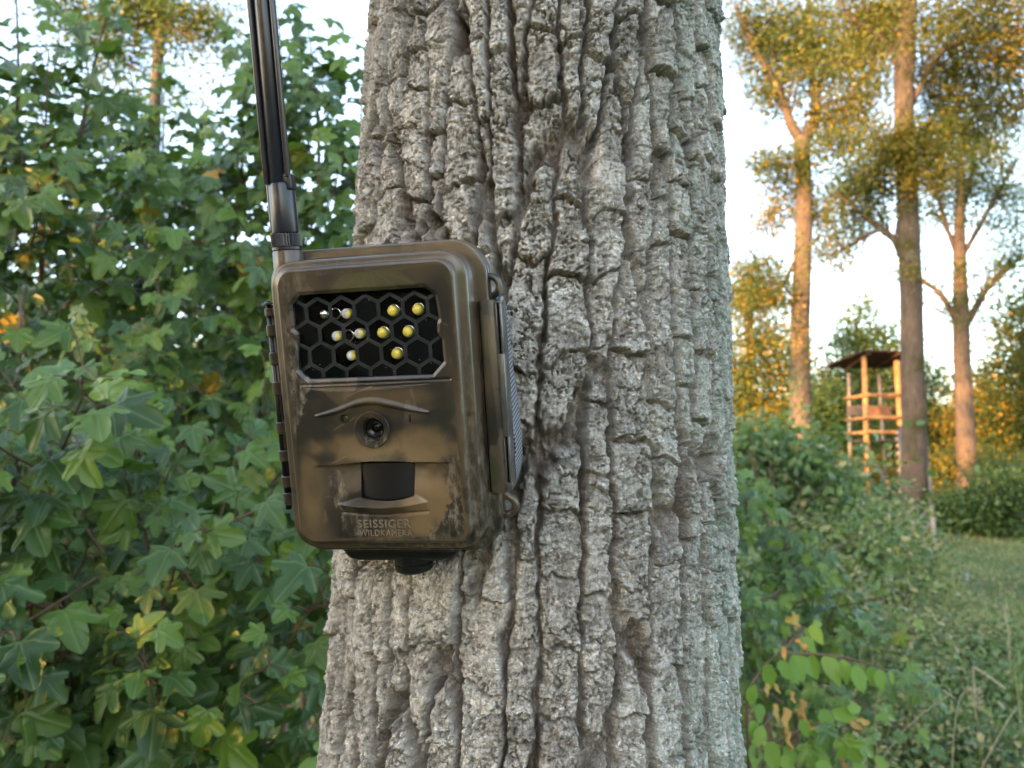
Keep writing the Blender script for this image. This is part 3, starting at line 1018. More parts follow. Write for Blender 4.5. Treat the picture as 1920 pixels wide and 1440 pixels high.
gridm = MB()
done = set()
for (r_, k, hx, hy) in hexes:
    pts = [(hx + RH * math.sin(R(60 * a_)), hy + RH * math.cos(R(60 * a_))) for a_ in range(6)]
    for a_ in range(6):
        p, q_ = pts[a_], pts[(a_ + 1) % 6]
        key = (round((p[0] + q_[0]) / 3), round((p[1] + q_[1]) / 3))
        if key in done: continue
        done.add(key)
        dx, dy = q_[0] - p[0], q_[1] - p[1]
        l_ = math.hypot(dx, dy); ux, uy = dx / l_, dy / l_; nx2, ny2 = -uy, ux
        hw, zt, zb = .78, -2.2, -3.0
        e_ = .42
        quad = clip_poly([(p[0] + nx2 * hw, p[1] + ny2 * hw), (p[0] - ux * e_, p[1] - uy * e_), (p[0] - nx2 * hw, p[1] - ny2 * hw),
                          (q_[0] - nx2 * hw, q_[1] - ny2 * hw), (q_[0] + ux * e_, q_[1] + uy * e_), (q_[0] + nx2 * hw, q_[1] + ny2 * hw)])
        if len(quad) < 3: continue
        m_ = len(quad)
        zt += .012 * a_
        gridm.add([(a, b, zt) for a, b in quad] + [(a, b, zb) for a, b in quad],
                  [tuple(range(m_)), tuple(range(2 * m_ - 1, m_ - 1, -1))] + [(i_, i_ + m_, (i_ + 1) % m_ + m_, (i_ + 1) % m_) for i_ in range(m_)], False)
    if (r_, k) not in lit:
        pts2 = clip_poly([(hx + (RH - .5) * math.sin(R(60 * a_)), hy + (RH - .5) * math.cos(R(60 * a_))) for a_ in range(6)])
        if len(pts2) >= 3:
            mb = MB(); m_ = len(pts2)
            mb.add([(a, b, -2.7) for a, b in pts2] + [(a, b, -3.4) for a, b in pts2],
                   [tuple(range(m_)), tuple(range(2 * m_ - 1, m_ - 1, -1))] + [(i_, i_ + m_, (i_ + 1) % m_ + m_, (i_ + 1) % m_) for i_ in range(m_)], False)
            mb.build('window_blank', M['blank'], panel, MM)
gridm.build('honeycomb_grid', M['grid'], panel, MM)
mb = MB()
zt, zb = -1.5, -1.9
mb.add([(a, b, zt) for a, b in WIN] + [(a, b, zb) for a, b in WIN],
       [tuple(range(len(WIN) - 1, -1, -1)), tuple(range(len(WIN), 2 * len(WIN)))], False)
pane = mb.build('pane', M['pane'], panel, MM)
# dust on the pane
mb = MB()
for k in range(46):
    dx_, dy_ = random.uniform(-33, 33), random.uniform(15, 51)
    s_ = random.choice((.07, .09, .12, .16)) * random.uniform(.7, 1.2)
    mb.add([(dx_ + s_ * math.cos(a_) * random.uniform(.7, 1.2), dy_ + s_ * math.sin(a_) * random.uniform(.7, 1.2), -1.42) for a_ in (0, 1.25, 2.5, 3.8, 5.0)], [(0, 1, 2, 3, 4)], False)
tag(mb.build('dust', M['stake'], panel, MM), kind='stuff')
for (lx, ly, kind) in ((11.2, 43.1, 'y'), (23.0, 43.1, 'y'), (5.5, 33.3, 'y'), (17.7, 33.2, 'y'), (11.5, 23.5, 'y'),
                       (-11.0, 43.0, 'c'), (-21.8, 43.3, 'c'), (-16.8, 32.9, 'c'), (-5.6, 33.5, 'c'), (-10.3, 23.6, 'c')):
    mb = MB()
    if kind == 'y':
        lathe(mb, [(2.3, -6.2), (2.35, -5.0), (2.2, -4.2), (1.75, -3.55), (1.0, -3.2), (.05, -3.08)], lx, ly, 28, 'z', 0, False, True)
        o = mb.build('led', M['led_yellow'], panel, MM)
        b = MB(); lathe(b, [(3.0, -8), (3.0, -6.3), (2.5, -6.0), (2.3, -6.3)], lx + .15, ly + .1, 24)
        b.build('led_collar', M['chrome'], panel, MM)
    else:
        dim = lx < -20
        lathe(mb, [(2.35, -7.9), (2.4, -5.2), (2.2, -4.4), (1.7, -3.8), (.9, -3.5), (.05, -3.42)], lx, ly, 28, 'z', 0, False, True)
        o = mb.build('led', M['chrome' if dim else 'led_clear'], panel, MM)
        b = MB()
        if not dim:
            # yellow die half seen through the clear dome
            vs_ = []; fs_ = []
            nn = 12
            prf = [(2.37, -5.0), (2.45, -4.7), (2.24, -4.32), (1.74, -3.74), (.94, -3.45), (.06, -3.36)]
            for (r0_, h0) in prf:
                for a_ in range(nn + 1):
                    an = R(-68 + 136 * a_ / nn)
                    vs_.append((lx + max(r0_ * math.cos(an), .75), ly + r0_ * math.sin(an), h0))
            for i_ in range(len(prf) - 1):
                for a_ in range(nn):
                    fs_.append((i_ * (nn + 1) + a_, i_ * (nn + 1) + a_ + 1, (i_ + 1) * (nn + 1) + a_ + 1, (i_ + 1) * (nn + 1) + a_))
            b.add(vs_, fs_)
            b.build('led_die', M['led_yellow'], panel, MM)
for (lx, ly) in ((-16.4, 43.4), (-10.9, 33.0)):          # clear rings between two cells
    b = MB(); lathe(b, [(2.1, -7.9), (2.1, -5.2), (2.45, -4.8), (2.75, -5.2), (2.75, -7.9)], lx, ly, 24)
    b.build('led_collar', M['chrome'], panel, MM)

# ------------------------------ lens
mb = MB()
lathe(mb, [(7.6, -3), (8.5, -1.2), (8.55, .55), (8.3, .9), (7.75, .95), (7.5, .45), (7.2, .5), (6.95, .1), (6.6, .15), (6.35, -.5), (6.0, -.45), (5.75, -1.2),
           (5.35, -1.2), (4.9, -2.2), (4.8, -5.5)], -1.3, -10.5, 48)
ring_ = mb.build('lens_ring', M['camo'], dev, MM, 25)
mb = MB()
lathe(mb, [(4.85, -5.2), (4.4, -3.9), (3.9, -4.3), (3.7, -5.2), (3.3, -5.0), (3.1, -5.9), (2.7, -5.8), (2.4, -6.2), (1.9, -5.5), (1.0, -5.1), (.05, -5.0)], -1.3, -10.5, 36, 'z', 0, False, True)
mb.build('lens', M['lens'], ring_, MM)
mb = MB(); lathe(mb, [(2.3, -2.3), (2.2, -1.35), (.05, -1.3)], -14.4, -5.2, 20, 'z', 0, False, True)
mb.build('light_sensor', plain('sensor_green', (.030, .034, .012), .3), dev, MM)
mb = MB(); lathe(mb, [(.34, -2.2), (.34, -1.0), (.05, -.9)], 0, 0, 12, 'z', 0, False, True)
mb.v = [(17.3 + a_, -5.9 + b_ * 4.2, c_) for a_, b_, c_ in mb.v]
mb.build('indicator', M['latch_grey'], dev, MM)

# ------------------------------ motion sensor: a barrel-shaped film
vs_, fs_ = [], []
nu, nv = 25, 14
for j_ in range(nv):
    v_ = j_ / (nv - 1)
    for i_ in range(nu):
        u_ = i_ / (nu - 1)
        xl, xr = -9.9 + .35 * v_, 17.1 - .5 * v_
        X_ = xl + (xr - xl) * u_
        Y_ = -26.0 - 16.6 * v_ - 1.5 * v_ * (1 - (2 * u_ - 1) ** 2)
        Z_ = -4.2 + 2.3 * (1 - abs(2 * u_ - 1) ** 2.2) + 2.6 * v_
        vs_.append((X_, Y_, Z_))
for j_ in range(nv - 1):
    for i_ in range(nu - 1):
        a_ = j_ * nu + i_
        fs_.append((a_ + nu, a_ + nu + 1, a_ + 1, a_))
mb = MB(); mb.add(vs_, fs_)
pir_me = mb.mesh('motion_sensor', MM)
o = link('motion_sensor', pir_me, M['pir'], dev)
sm = o.modifiers.new('thickness', 'SOLIDIFY'); sm.thickness = 1.2 * MM; sm.offset = -1

# ------------------------------ raised lettering
def lettering(txt, x0, x1, y0, y1, z, wgt):
    cu = bpy.data.curves.new('lettering', 'FONT')
    cu.body = txt
    cu.size = 1.0
    cu.space_character = 1.12
    cu.extrude = .5
    cu.offset = wgt
    cu.resolution_u = 4
    ob = bpy.data.objects.new('tmp_text', cu)
    COL.objects.link(ob)
    dg = bpy.context.evaluated_depsgraph_get()
    mm = bpy.data.meshes.new_from_object(ob.evaluated_get(dg))
    bpy.data.objects.remove(ob); bpy.data.curves.remove(cu)
    co = np.zeros(len(mm.vertices) * 3); mm.vertices.foreach_get('co', co); co = co.reshape(-1, 3)
    mn, mx_ = co.min(0), co.max(0)
    co[:, 0] = x0 + (co[:, 0] - mn[0]) / (mx_[0] - mn[0]) * (x1 - x0)
    co[:, 1] = y0 + (co[:, 1] - mn[1]) / (mx_[1] - mn[1]) * (y1 - y0)
    co[:, 2] = np.where(co[:, 2] > 0, z, -.3)
    mm.vertices.foreach_set('co', (co * MM).ravel().astype(np.float32))
    mm.update()
    return link('lettering', mm, M['lettering'], dev)


lettering('SEISSIGER', -12.3, 13.6, -56.8, -53.0, .75, .006)
lettering('WILDKAMERA', -11.7, 14.0, -60.8, -57.9, .65, .0)

# ------------------------------ bottom tray and knob
mb = MB()
mb.loft([rrect(29, 11, 4, -72.5, 0, 33, 6), rrect(30.2, 12, 4, -73.8, 0, 33, 6), rrect(30.4, 12.2, 4, -75.6, 0, 33, 6), rrect(29.6, 11.6, 4, -76.6, 0, 33, 6),
         rrect(29.6, 11.6, 4, -77.2, 0, 33, 6), rrect(28.0, 10.8, 4, -79.8, 0, 33, 6), rrect(25.0, 9.5, 4, -81.2, 0, 33, 6)], True, True)
mb.v = [(x_ - 1.5, z_, -y_) for x_, y_, z_ in mb.v]
mb.build('bottom_tray', M['black'], dev, MM, 35)
mb = MB()
pr_ = [(5.0, -79.5), (9.3, -80.6), (9.9, -81.5), (9.9, -84.2), (9.3, -84.8), (9.9, -85.4), (9.9, -88.2), (9.0, -89.2), (.1, -89.4)]
lathe(mb, pr_, 2.2, 0, 36, 'y', -33.0, False, True)
mb.build('mounting_knob', M['black'], dev, MM, 30)

# ------------------------------ antenna
AX, AZ = -40.7, -12.5
mb = MB()
lathe(mb, [(7.4, 60), (7.1, 65.8), (7.0, 73.2), (6.6, 73.9)], AX, 0, 32, 'y', AZ)
mb.build('antenna_socket', M['camo'], dev, MM, 35)
ant = MB()
lathe(ant, [(6.4, 73.9), (7.0, 74.2), (7.0, 75.4), (6.5, 75.7)], AX, 0, 32, 'y', AZ)
# lower hinge body: round sleeve, with a cheek that stands up behind the blade
lathe(ant, [(5.3, 81.6), (6.0, 82.0), (6.15, 82.6), (6.0, 103.5), (5.6, 104.6), (.5, 104.6)], AX, 0, 32, 'y', AZ, False, True)
antenna = ant.build('antenna', M['antenna'], dev, MM, 30)
mb = MB()
ring_n = 72
rings = []
for (h_, k_) in ((75.7, .55), (75.9, 1), (81.3, 1), (81.6, .55)):
    ring = []
    for k in range(ring_n):
        a_ = 2 * math.pi * k / ring_n
        r_ = 6.75 + (.32 * k_ if k % 2 else -.1)
        ring.append((AX + r_ * math.cos(a_), h_, AZ - r_ * math.sin(a_)))
    rings.append(ring)
mb.loft(rings, True, True, False)
mb.build('knurled_collar', M['antenna'], antenna, MM)
mb = MB()
rbox(mb, AX - 4.5, 101.5, 2.9, 20.0, 2.8, AZ - 4.5, AZ + 1.5, 1.0, 8)
mb.build('hinge_cheek', M['antenna_rim'], antenna, MM, 40)
# blade: flat paddle with a rounded middle channel between two rims
sec = [(px2 * .86, pz2) for px2, pz2 in [(-6.6, -1.6), (-6.8, 0), (-6.4, 1.5), (-5.6, 2.1), (-5.0, 1.2), (-4.9, .5), (-4.7, .4), (-4.3, 1.5), (-3.0, 2.6), (-.6, 3.2), (1.9, 2.9), (3.6, 1.9), (4.2, .7), (4.5, .6), (4.8, 1.0),
       (5.2, 2.1), (6.2, 1.5), (6.6, 0), (6.4, -1.6), (3.0, -2.6), (-3.0, -2.6)]]
def blade(y0, y1, keep, name, mat, dz=0):
    mb_ = MB()
    rr_ = []
    for (yy, k_) in ((y0, .86), (y0 + .8, 1), (y1 - .8, 1), (y1, .86)):
        rr_.append([(AX + keep * .0 + px2 * k_ + .6 * (yy - 100) / 90, yy, AZ + 2.2 + pz2 * k_ + dz) for px2, pz2 in sec])
    mb_.loft(rr_, True, True)
    return mb_.build(name, mat, antenna, MM, 32)
blade(104.5, 262, 1, 'blade', M['antenna'])
for (xa, ya) in ((-5.5, 104.4), (5.35, 107.2)):
    mb = MB()
    rr_ = []
    for (yy, k_) in ((ya, .7), (ya + .6, 1), (261, 1), (261.6, .7)):
        off = .6 * (yy - 100) / 90
        rr_.append([(AX + off + xa + 1.05 * k_ * math.cos(a_), yy, AZ + 3.7 - 1.7 * k_ * math.sin(a_)) for a_ in np.linspace(0, 2 * math.pi, 13)[:-1]])
    mb.loft(rr_, True, True)
    mb.build('blade_rim', M['antenna_rim'], antenna, MM, 40)
mb = MB()
rbox(mb, AX + 4.4, 105.0, 2.3, 3.6, .6, AZ - 2, AZ + 4.0, .5, 3)
mb.build('hinge_stop', M['antenna'], antenna, MM)

# bracket between the housing and the bark
mb = MB()
rbox(mb, 12, 0, 26, 22, 4, -72, -52.0, 1.5, 5)
mb.build('rear_bracket', M['black'], dev, MM, 40)

# ------------------------------------------------------------------ woven strap, showing along the right edge of the housing
strap = empty('webbing_strap')
strap.matrix_world = DEV
tag(strap, 'black and white woven strap squeezed between camera latch and bark', 'strap')
def ribbon(path, z0, z1, thick, name):
    P_ = curve_pts_any(path, 90)
    n_ = len(P_)
    V_ = []; UVs = []
    s_ = 0
    for i_ in range(n_):
        a_ = P_[max(i_ - 1, 0)]; b_ = P_[min(i_ + 1, n_ - 1)]
        t_ = (b_ - a_) / np.linalg.norm(b_ - a_)
        nn = np.array([-t_[1], t_[0]])
        if i_: s_ += np.linalg.norm(P_[i_] - P_[i_ - 1])
        wob = .22 * (i_ % 2)
        c4 = [(P_[i_] + nn * thick / 2, z1 - .6), (P_[i_] + nn * thick * .2, z1 + wob), (P_[i_] - nn * thick * .2, z1 + wob), (P_[i_] - nn * thick / 2, z1 - .6),
              (P_[i_] - nn * thick / 2, z0), (P_[i_] + nn * thick / 2, z0)]
        for k_, (pp, zz_) in enumerate(c4):
            V_.append((pp[0] * MM, pp[1] * MM, zz_ * MM)); UVs.append((s_ / 1.5, (0, 1.1, 2.2, 3.3, 11, 12)[k_]))
    Fq = []
    for i_ in range(n_ - 1):
        for k_ in range(6):
            k2 = (k_ + 1) % 6
            Fq.append((i_ * 6 + k_, i_ * 6 + k2, (i_ + 1) * 6 + k2, (i_ + 1) * 6 + k_))
    me_ = bpy.data.meshes.new(name)
    me_.from_pydata(V_, [], Fq)
    ul = me_.uv_layers.new(name='weave')
    for p_ in me_.polygons:
        for li in p_.loop_indices:
            ul.data[li].uv = UVs[me_.loops[li].vertex_index]
    me_.update()
    return link(name, me_, M['webbing'], strap)


def curve_pts_any(P, n):
    P = np.asarray(P, float); t = np.arange(len(P)); tt = np.linspace(0, len(P) - 1, n)
    outp = []
    m_ = np.gradient(P, axis=0)
    i_ = np.clip(tt.astype(int), 0, len(P) - 2); s_ = (tt - i_)[:, None]
    return (2 * s_**3 - 3 * s_**2 + 1) * P[i_] + (s_**3 - 2 * s_**2 + s_) * m_[i_] + (-2 * s_**3 + 3 * s_**2) * P[i_ + 1] + (s_**3 - s_**2) * m_[i_ + 1]


ribbon([(51.5, 46), (54.0, 43), (55.0, 30), (55.8, 12), (56.9, -4), (57.8, -20), (57.6, -34), (55.4, -44), (51, -50)], -46, -27.2, 3.6, 'band')
ribbon([(20, -70), (13, -84), (8.0, -91), (5.0, -95), (3.2, -97.5)], -58, -42, 2.6, 'band_end')

# ------------------------------------------------------------------ leaves
def leaf_outline(kind):
    """half outlines in units of leaf length; petiole at (0,0), tip at (0,1); list of (x, y) for the right side, from base to tip"""
    if kind == 'maple':
        half = [(0.10, -.05), (.24, -.10), (.34, -.04), (.46, .02), (.44, .12), (.39, .20), (.44, .27), (.58, .37), (.62, .47), (.53, .57), (.42, .60), (.29, .53),
                (.25, .64), (.25, .74), (.21, .84), (.13, .94)]
    elif kind == 'maple_small':
        half = [(.22, -.08), (.46, .02), (.34, .20), (.60, .46), (.44, .58), (.23, .50), (.24, .74)]
    elif kind == 'oval':
        half = [(.13, .05), (.235, .18), (.285, .34), (.275, .52), (.21, .70), (.125, .84), (.05, .94)]
    else:
        half = [(.10, .1), (.26, .35), (.24, .6), (.10, .85)]
    return [(0, 0)] + half + [(0, 1.0)] + [(-x_, y_) for x_, y_ in reversed(half)]


def leaf_template(kind, cup=.10, droop=.16, seed=0):
    """verts (Nx3 in leaf units), tris, uv. x across, y to the tip, z out of the upper face"""
    rg = np.random.default_rng(seed)
    o = np.array(leaf_outline(kind), float)
    o[1:] += rg.normal(0, .018, o[1:].shape)
    n_ = len(o)
    hub = np.array([[0, .26 if kind.startswith('maple') else .45]])
    pts = np.vstack([hub, o])
    r_ = np.hypot(pts[:, 0], pts[:, 1] - hub[0, 1])
    z_ = -droop * np.clip(pts[:, 1], -.2, 2) ** 2 + cup * np.abs(pts[:, 0]) - .22 * r_ ** 2 * rg.uniform(.2, 1.3)
    if kind.startswith('maple'):
        z_[1:] += .06 * np.cos(np.arctan2(pts[1:, 0], pts[1:, 1] + .02) * 7.0) * -1
        z_ += rg.uniform(-.12, .12) * pts[:, 0]
    V_ = np.column_stack([pts, z_])
    T = np.array([(0, 1 + k, 1 + (k + 1) % n_) for k in range(n_)])[:, ::-1]
    uv = np.column_stack([pts[:, 0], pts[:, 1]])
    return V_, T, uv


def frames(Nrm, Tip):
    """rotation matrices whose y axis is the tip direction and z the upper face"""
    Tip = Tip - Nrm * (Tip * Nrm).sum(1, keepdims=True)
    Tip /= np.linalg.norm(Tip, axis=1, keepdims=True) + 1e-9
    Xx = np.cross(Tip, Nrm)
    return np.stack([Xx, Tip, Nrm], 2)


def unit(a):
    return a / (np.linalg.norm(a, axis=-1, keepdims=True) + 1e-9)


def leaves_mesh(name, tmpl, P, Rm_, S, tone):
    V_, T, uv = tmpl
    n_, k_ = len(P), len(V_)
    W_ = np.einsum('nij,kj->nki', Rm_, V_) * S[:, None, None] + P[:, None, :]
    Fc = (T[None] + (np.arange(n_) * k_)[:, None, None]).reshape(-1, 3)
    me_ = np_mesh(name, W_.reshape(-1, 3), Fc, False, attrs={'tone': np.repeat(tone, k_)})
    ul = me_.uv_layers.new(name='leafuv')
    ul.data.foreach_set('uv', np.tile(uv, (n_, 1))[Fc.ravel()].astype(np.float32).ravel())
    return me_


MAPLE = [leaf_template('maple', cup=random.uniform(-.05, .30), droop=random.uniform(.04, .45), seed=k) for k in range(7)]
def tmpl_mesh(name, tm):
    me_ = np_mesh(name, tm[0], tm[1], False)
    ul = me_.uv_layers.new(name='leafuv')
    ul.data.foreach_set('uv', tm[2][tm[1].ravel()].astype(np.float32).ravel())
    return me_
def fine_template(tm):
    """rounder outline for the leaves that are seen singly"""
    V_ = tm[0]; o = V_[1:]; n_ = len(o); out_ = []
    for k in range(n_):
        a_, b_ = o[k], o[(k + 1) % n_]
        if k == 0: out_.append(a_)
        out_ += [a_ * .78 + b_ * .22, a_ * .22 + b_ * .78]
    V2 = np.vstack([V_[:1], np.array(out_)]); m_ = len(out_)
    V2[1:, 2] += np.random.default_rng(m_).normal(0, .004, m_)
    return V2, np.array([(0, 1 + (k + 1) % m_, 1 + k) for k in range(m_)]), V2[:, :2].copy()


MAPLE_ME = []
for k, tm in enumerate(MAPLE):
    tm = fine_template(tm)
    me_ = tmpl_mesh('leaf', tm); me_.materials.append(M['maple']); MAPLE_ME.append(me_)
MSMALL = leaf_template('maple_small', .12, .15, 3)


def bezier(a, b, c, n=8):
    a, b, c = Vector(a), Vector(b), Vector(c)
    return [(a * (1 - t) ** 2 + b * 2 * t * (1 - t) + c * t * t) for t in [i / (n - 1) for i in range(n)]]


def outside_trunk(P, m=.03):
    return np.hypot(P[:, 0] - .018, P[:, 1] - TD) > .155 + m


def maple_bush(base, blobs, shoots, twigs, label, size=.065, n_parts=300, up=.55, keep=None, stem_r=.012, fac=(0, -1, .25), far=False, seed=1, tw_len=(.16, .36)):
    """field maple: stems from the base into each blob, twigs with paired leaves"""
    rg = np.random.default_rng(seed); random.seed(seed)
    root = empty('maple_bush', base)
    tag(root, label, 'bush', 'leafy maple bushes round the near tree')
    B = Vector(base)
    P, NR, TP, S = [], [], [], []
    tw = MB()
    facing = Vector(fac)

    def leaf_at(p, tipdir, k=1.0):
        n_ = Vector((rg.normal(0, .45), rg.normal(0, .45), rg.normal(0, .3))) + facing * .75 + Vector((0, 0, up))
        P.append(tuple(p)); NR.append(tuple(n_.normalized())); TP.append(tuple(tipdir)); S.append(size * k * rg.uniform(.62, 1.22))

    def twig(p0, d0, L_, r0, step=.045, droop=.25):
        n_ = max(3, int(L_ / step))
        pts = [p0]; d = d0.normalized()
        for i in range(n_):
            d = (d + Vector((rg.normal(0, .12), rg.normal(0, .12), rg.normal(0, .10) - droop * .12))).normalized()
            pts.append(pts[-1] + d * step)
        tw.tube(pts, [r0 * (1 - .7 * i / n_) for i in range(n_ + 1)], 5, False)
        for i in range(1, n_ + 1):
            p = pts[i]; ax = d.cross(Vector((0, 0, 1)))
            if ax.length < .1: ax = Vector((1, 0, 0))
            ax.normalize()
            if i % 2: ax = (ax * .35 + ax.cross(d) * .9).normalized()
            for sgn in (1, -1):
                if rg.random() < .10: continue
                pd = (ax * sgn * .8 + d * .55 + Vector((0, 0, .1 - .15 * rg.random()))).normalized()
                L2 = size * rg.uniform(.35, .95)
                q_ = p + pd * L2
                if not far: tw.tube([p, p + pd * L2 * .5 + Vector((0, 0, .004)), q_], [.0011, .0009, .0008], 4, False)
                leaf_at(q_, pd + Vector((0, 0, -.45 - .5 * rg.random())) + facing * .15, 1 - .3 * (i / n_ > .9))
            if i == n_: leaf_at(p, d + Vector((0, 0, -.2)), .75)

    for bi, (c, rad_, nt_) in enumerate(blobs):
        c = Vector(c); rad_ = Vector(rad_)
        b0 = B + Vector((rg.normal(0, .05), rg.normal(0, .05), 0))
        mid = (b0 + c) * .5 + Vector((rg.normal(0, .12), rg.normal(0, .10), .15))
        top = c + Vector((rg.normal(0, .08), rg.normal(0, .08), rad_.z * .75))
        sp_ = bezier(b0, mid, top, 12)
        s_ = MB(); s_.tube(sp_, [stem_r * (1 - .065 * i) for i in range(12)], 7, True, .08)
        so = s_.build('stem', M['stem'], None); so.parent = root; so.matrix_parent_inverse = Matrix.Translation(-B)
        for _ in range(nt_):
            while True:
                o_ = Vector(rg.uniform(-1, 1, 3))
                if .15 < o_.length < 1: break
            p0 = c + Vector((o_.x * rad_.x, o_.y * rad_.y, o_.z * rad_.z))
            d0 = Vector((o_.x * .8, o_.y * .8, .25 + .35 * rg.random())) + facing * .35 + Vector((rg.normal(0, .3), rg.normal(0, .3), rg.normal(0, .2)))
            twig(p0, d0, rg.uniform(*tw_len), .0028)
    for (a, b, lean) in shoots:                       # long upright shoots with leaf pairs
        a = Vector(a); b = Vector(b)
        sp_ = bezier(a, (a + b) / 2 + Vector(lean), b, 16)
        s_ = MB(); s_.tube(sp_, [.006 * (1 - .05 * i) for i in range(16)], 6)
        so = s_.build('stem', M['twig'], None); so.parent = root; so.matrix_parent_inverse = Matrix.Translation(-B)
        for i in range(2, 16):
            d = (sp_[i] - sp_[i - 1]).normalized()
            a0 = rg.uniform(0, 6.28)
            for sgn in (0, math.pi):
                ax = Vector((math.cos(a0 + sgn), math.sin(a0 + sgn), .5))
                if rg.random() < .36 and i < 11:
                    twig(sp_[i], ax, rg.uniform(.08, .2), .002)
                else:
                    q_ = sp_[i] + ax.normalized() * size * .9
                    tw.tube([sp_[i], q_], [.0012, .0009], 4, False)
                    leaf_at(q_, ax + Vector((0, 0, -.7)), .95)
    P = np.array(P); NR = unit(np.array(NR)); TP = unit(np.array(TP)); S = np.array(S)
    ok = outside_trunk(P, .05) & (P[:, 2] > .03)
    if keep is not None: ok &= keep(P)
    P, NR, TP, S = P[ok], NR[ok], TP[ok], S[ok]
    FRM = frames(NR, TP)
    x_, y_, z_ = pix(P)
    vis = (x_ > -30) & (x_ < 1950) & (y_ > -30) & (y_ < 1470) & (z_ > .3) & ~((x_ > 680) & (x_ < 1345)) & ~((x_ > 540) & (x_ < 900) & (y_ > 500) & (y_ < 1010))
    score = np.where(vis, S / np.maximum(z_, .3), 0) + np.where(vis, .02 / np.maximum(z_, .3), 0)
    order = np.argsort(-score)
    npart = min(n_parts, int(vis.sum()))
    sel = np.zeros(len(P), bool); sel[order[:npart]] = True
    for i in np.where(sel)[0]:
        o = bpy.data.objects.new('leaf', MAPLE_ME[i % len(MAPLE_ME)])
        COL.objects.link(o)
        m4 = Matrix([[*(FRM[i][r_] * S[i]), P[i][r_]] for r_ in range(3)] + [[0, 0, 0, 1]])
        o.parent = root
        o.matrix_parent_inverse = Matrix.Translation(-B)
        o.matrix_basis = m4
    rest = ~sel
    if rest.sum():
        tm = MSMALL if far else MAPLE[seed % len(MAPLE)]
        fo = link('foliage', leaves_mesh('foliage', tm, P[rest] - np.array(base), FRM[rest], S[rest], rg.random(rest.sum())), M['maple_far' if far else 'maple'], root)
        fo['kind'] = 'stuff'
    if tw.v:
        to = tw.build('twigs', M['twig'], None); to.parent = root; to.matrix_parent_inverse = Matrix.Translation(-B); to['kind'] = 'stuff'
    return root, len(P)


cnt = {}
left_only = lambda P: (P[:, 0] < -.02) & ~((P[:, 1] < .62) & (P[:, 0] > -.34))
def clear_view(P):
    x_, y_, z_ = pix(P)
    return (P[:, 1] > .55) & ~((z_ < .75) & (x_ > 380) & (x_ < 1500))
K = lambda P: left_only(P) & clear_view(P)

# bushes on the left, nearest first
maple_bush((-.95, 1.35, 0), [((-.78, 1.15, .95), (.30, .22, .34), 92), ((-.62, 1.28, 1.28), (.34, .26, .24), 84), ((-.50, 1.30, .78), (.26, .22, .32), 78)], [],
           0, 'broad low maple bush with large pale leaves beneath and left of the camera', .055, 300, keep=K, seed=11)
maple_bush((-1.35, 1.85, 0), [((-1.18, 1.72, 1.55), (.34, .28, .38), 90), ((-1.25, 1.85, 2.02), (.28, .24, .24), 44), ((-1.0, 1.7, 1.05), (.36, .3, .4), 60)],
           [((-1.2, 1.8, 2.1), (-1.22, 1.78, 2.72), (.03, 0, 0)), ((-1.05, 1.8, 2.1), (-.98, 1.8, 2.62), (-.03, 0, 0)), ((-1.3, 1.8, 1.9), (-1.36, 1.8, 2.66), (0, 0, 0)), ((-1.12, 1.8, 1.9), (-1.10, 1.75, 2.45), (0, 0, 0))],
           0, 'tall maple bush at the left edge with thin shoots rising against the sky', .056, 300, keep=K, seed=12)
maple_bush((-.50, 1.95, 0), [((-.55, 1.95, 1.25), (.34, .28, .42), 70), ((-.48, 1.98, 1.80), (.26, .26, .28), 46), ((-.55, 2.0, 2.24), (.15, .16, .24), 20)],
           [((-.60, 1.95, 2.05), (-.62, 1.92, 2.70), (.03, 0, 0)), ((-.50, 1.95, 2.1), (-.54, 1.95, 2.62), (.02, 0, 0)), ((-.42, 1.95, 1.7), (-.37, 1.85, 2.5), (0, 0, 0)), ((-.72, 1.95, 2.0), (-.71, 1.95, 2.45), (.02, 0, 0))],
           0, 'upright maple bush between antenna and trunk with its top shoots above the camera', .058, 300, keep=K, seed=13)
maple_bush((-1.5, 2.8, 0), [((-1.25, 2.7, 1.55), (.50, .34, .5), 80), ((-1.24, 2.75, 2.2), (.28, .26, .32), 60), ((-1.75, 2.8, 1.9), (.35, .3, .4), 34)],
           [((-1.3, 2.75, 2.4), (-1.28, 2.7, 2.86), (.03, 0, 0)), ((-1.15, 2.75, 2.2), (-1.05, 2.7, 2.7), (0, 0, 0)), ((-1.42, 2.75, 2.2), (-1.5, 2.7, 2.9), (0, 0, 0)), ((-1.7, 2.75, 2.1), (-1.72, 2.7, 2.95), (0, 0, 0))],
           0, 'maple bush filling the gap between the two tall left bushes, farther back', .060, 200, keep=K, seed=14, far=False)
maple_bush((-.75, 3.1, 0), [((-.85, 3.1, 1.25), (.5, .35, .6), 75), ((-.75, 3.1, 1.95), (.42, .3, .35), 55)], [],
           0, 'dark maple bush seen deep behind the housing between nearer leaves', .060, 120, keep=K, seed=15)
maple_bush((-2.4, 3.6, 0), [((-2.2, 3.5, 1.4), (.7, .4, .7), 80), ((-2.1, 3.5, 2.0), (.45, .35, .35), 26), ((-1.5, 3.8, 1.2), (.6, .3, .6), 50)], [],
           0, 'maple bush farthest back on the left, its dark foliage half hidden', .07, 100, keep=K, seed=16)
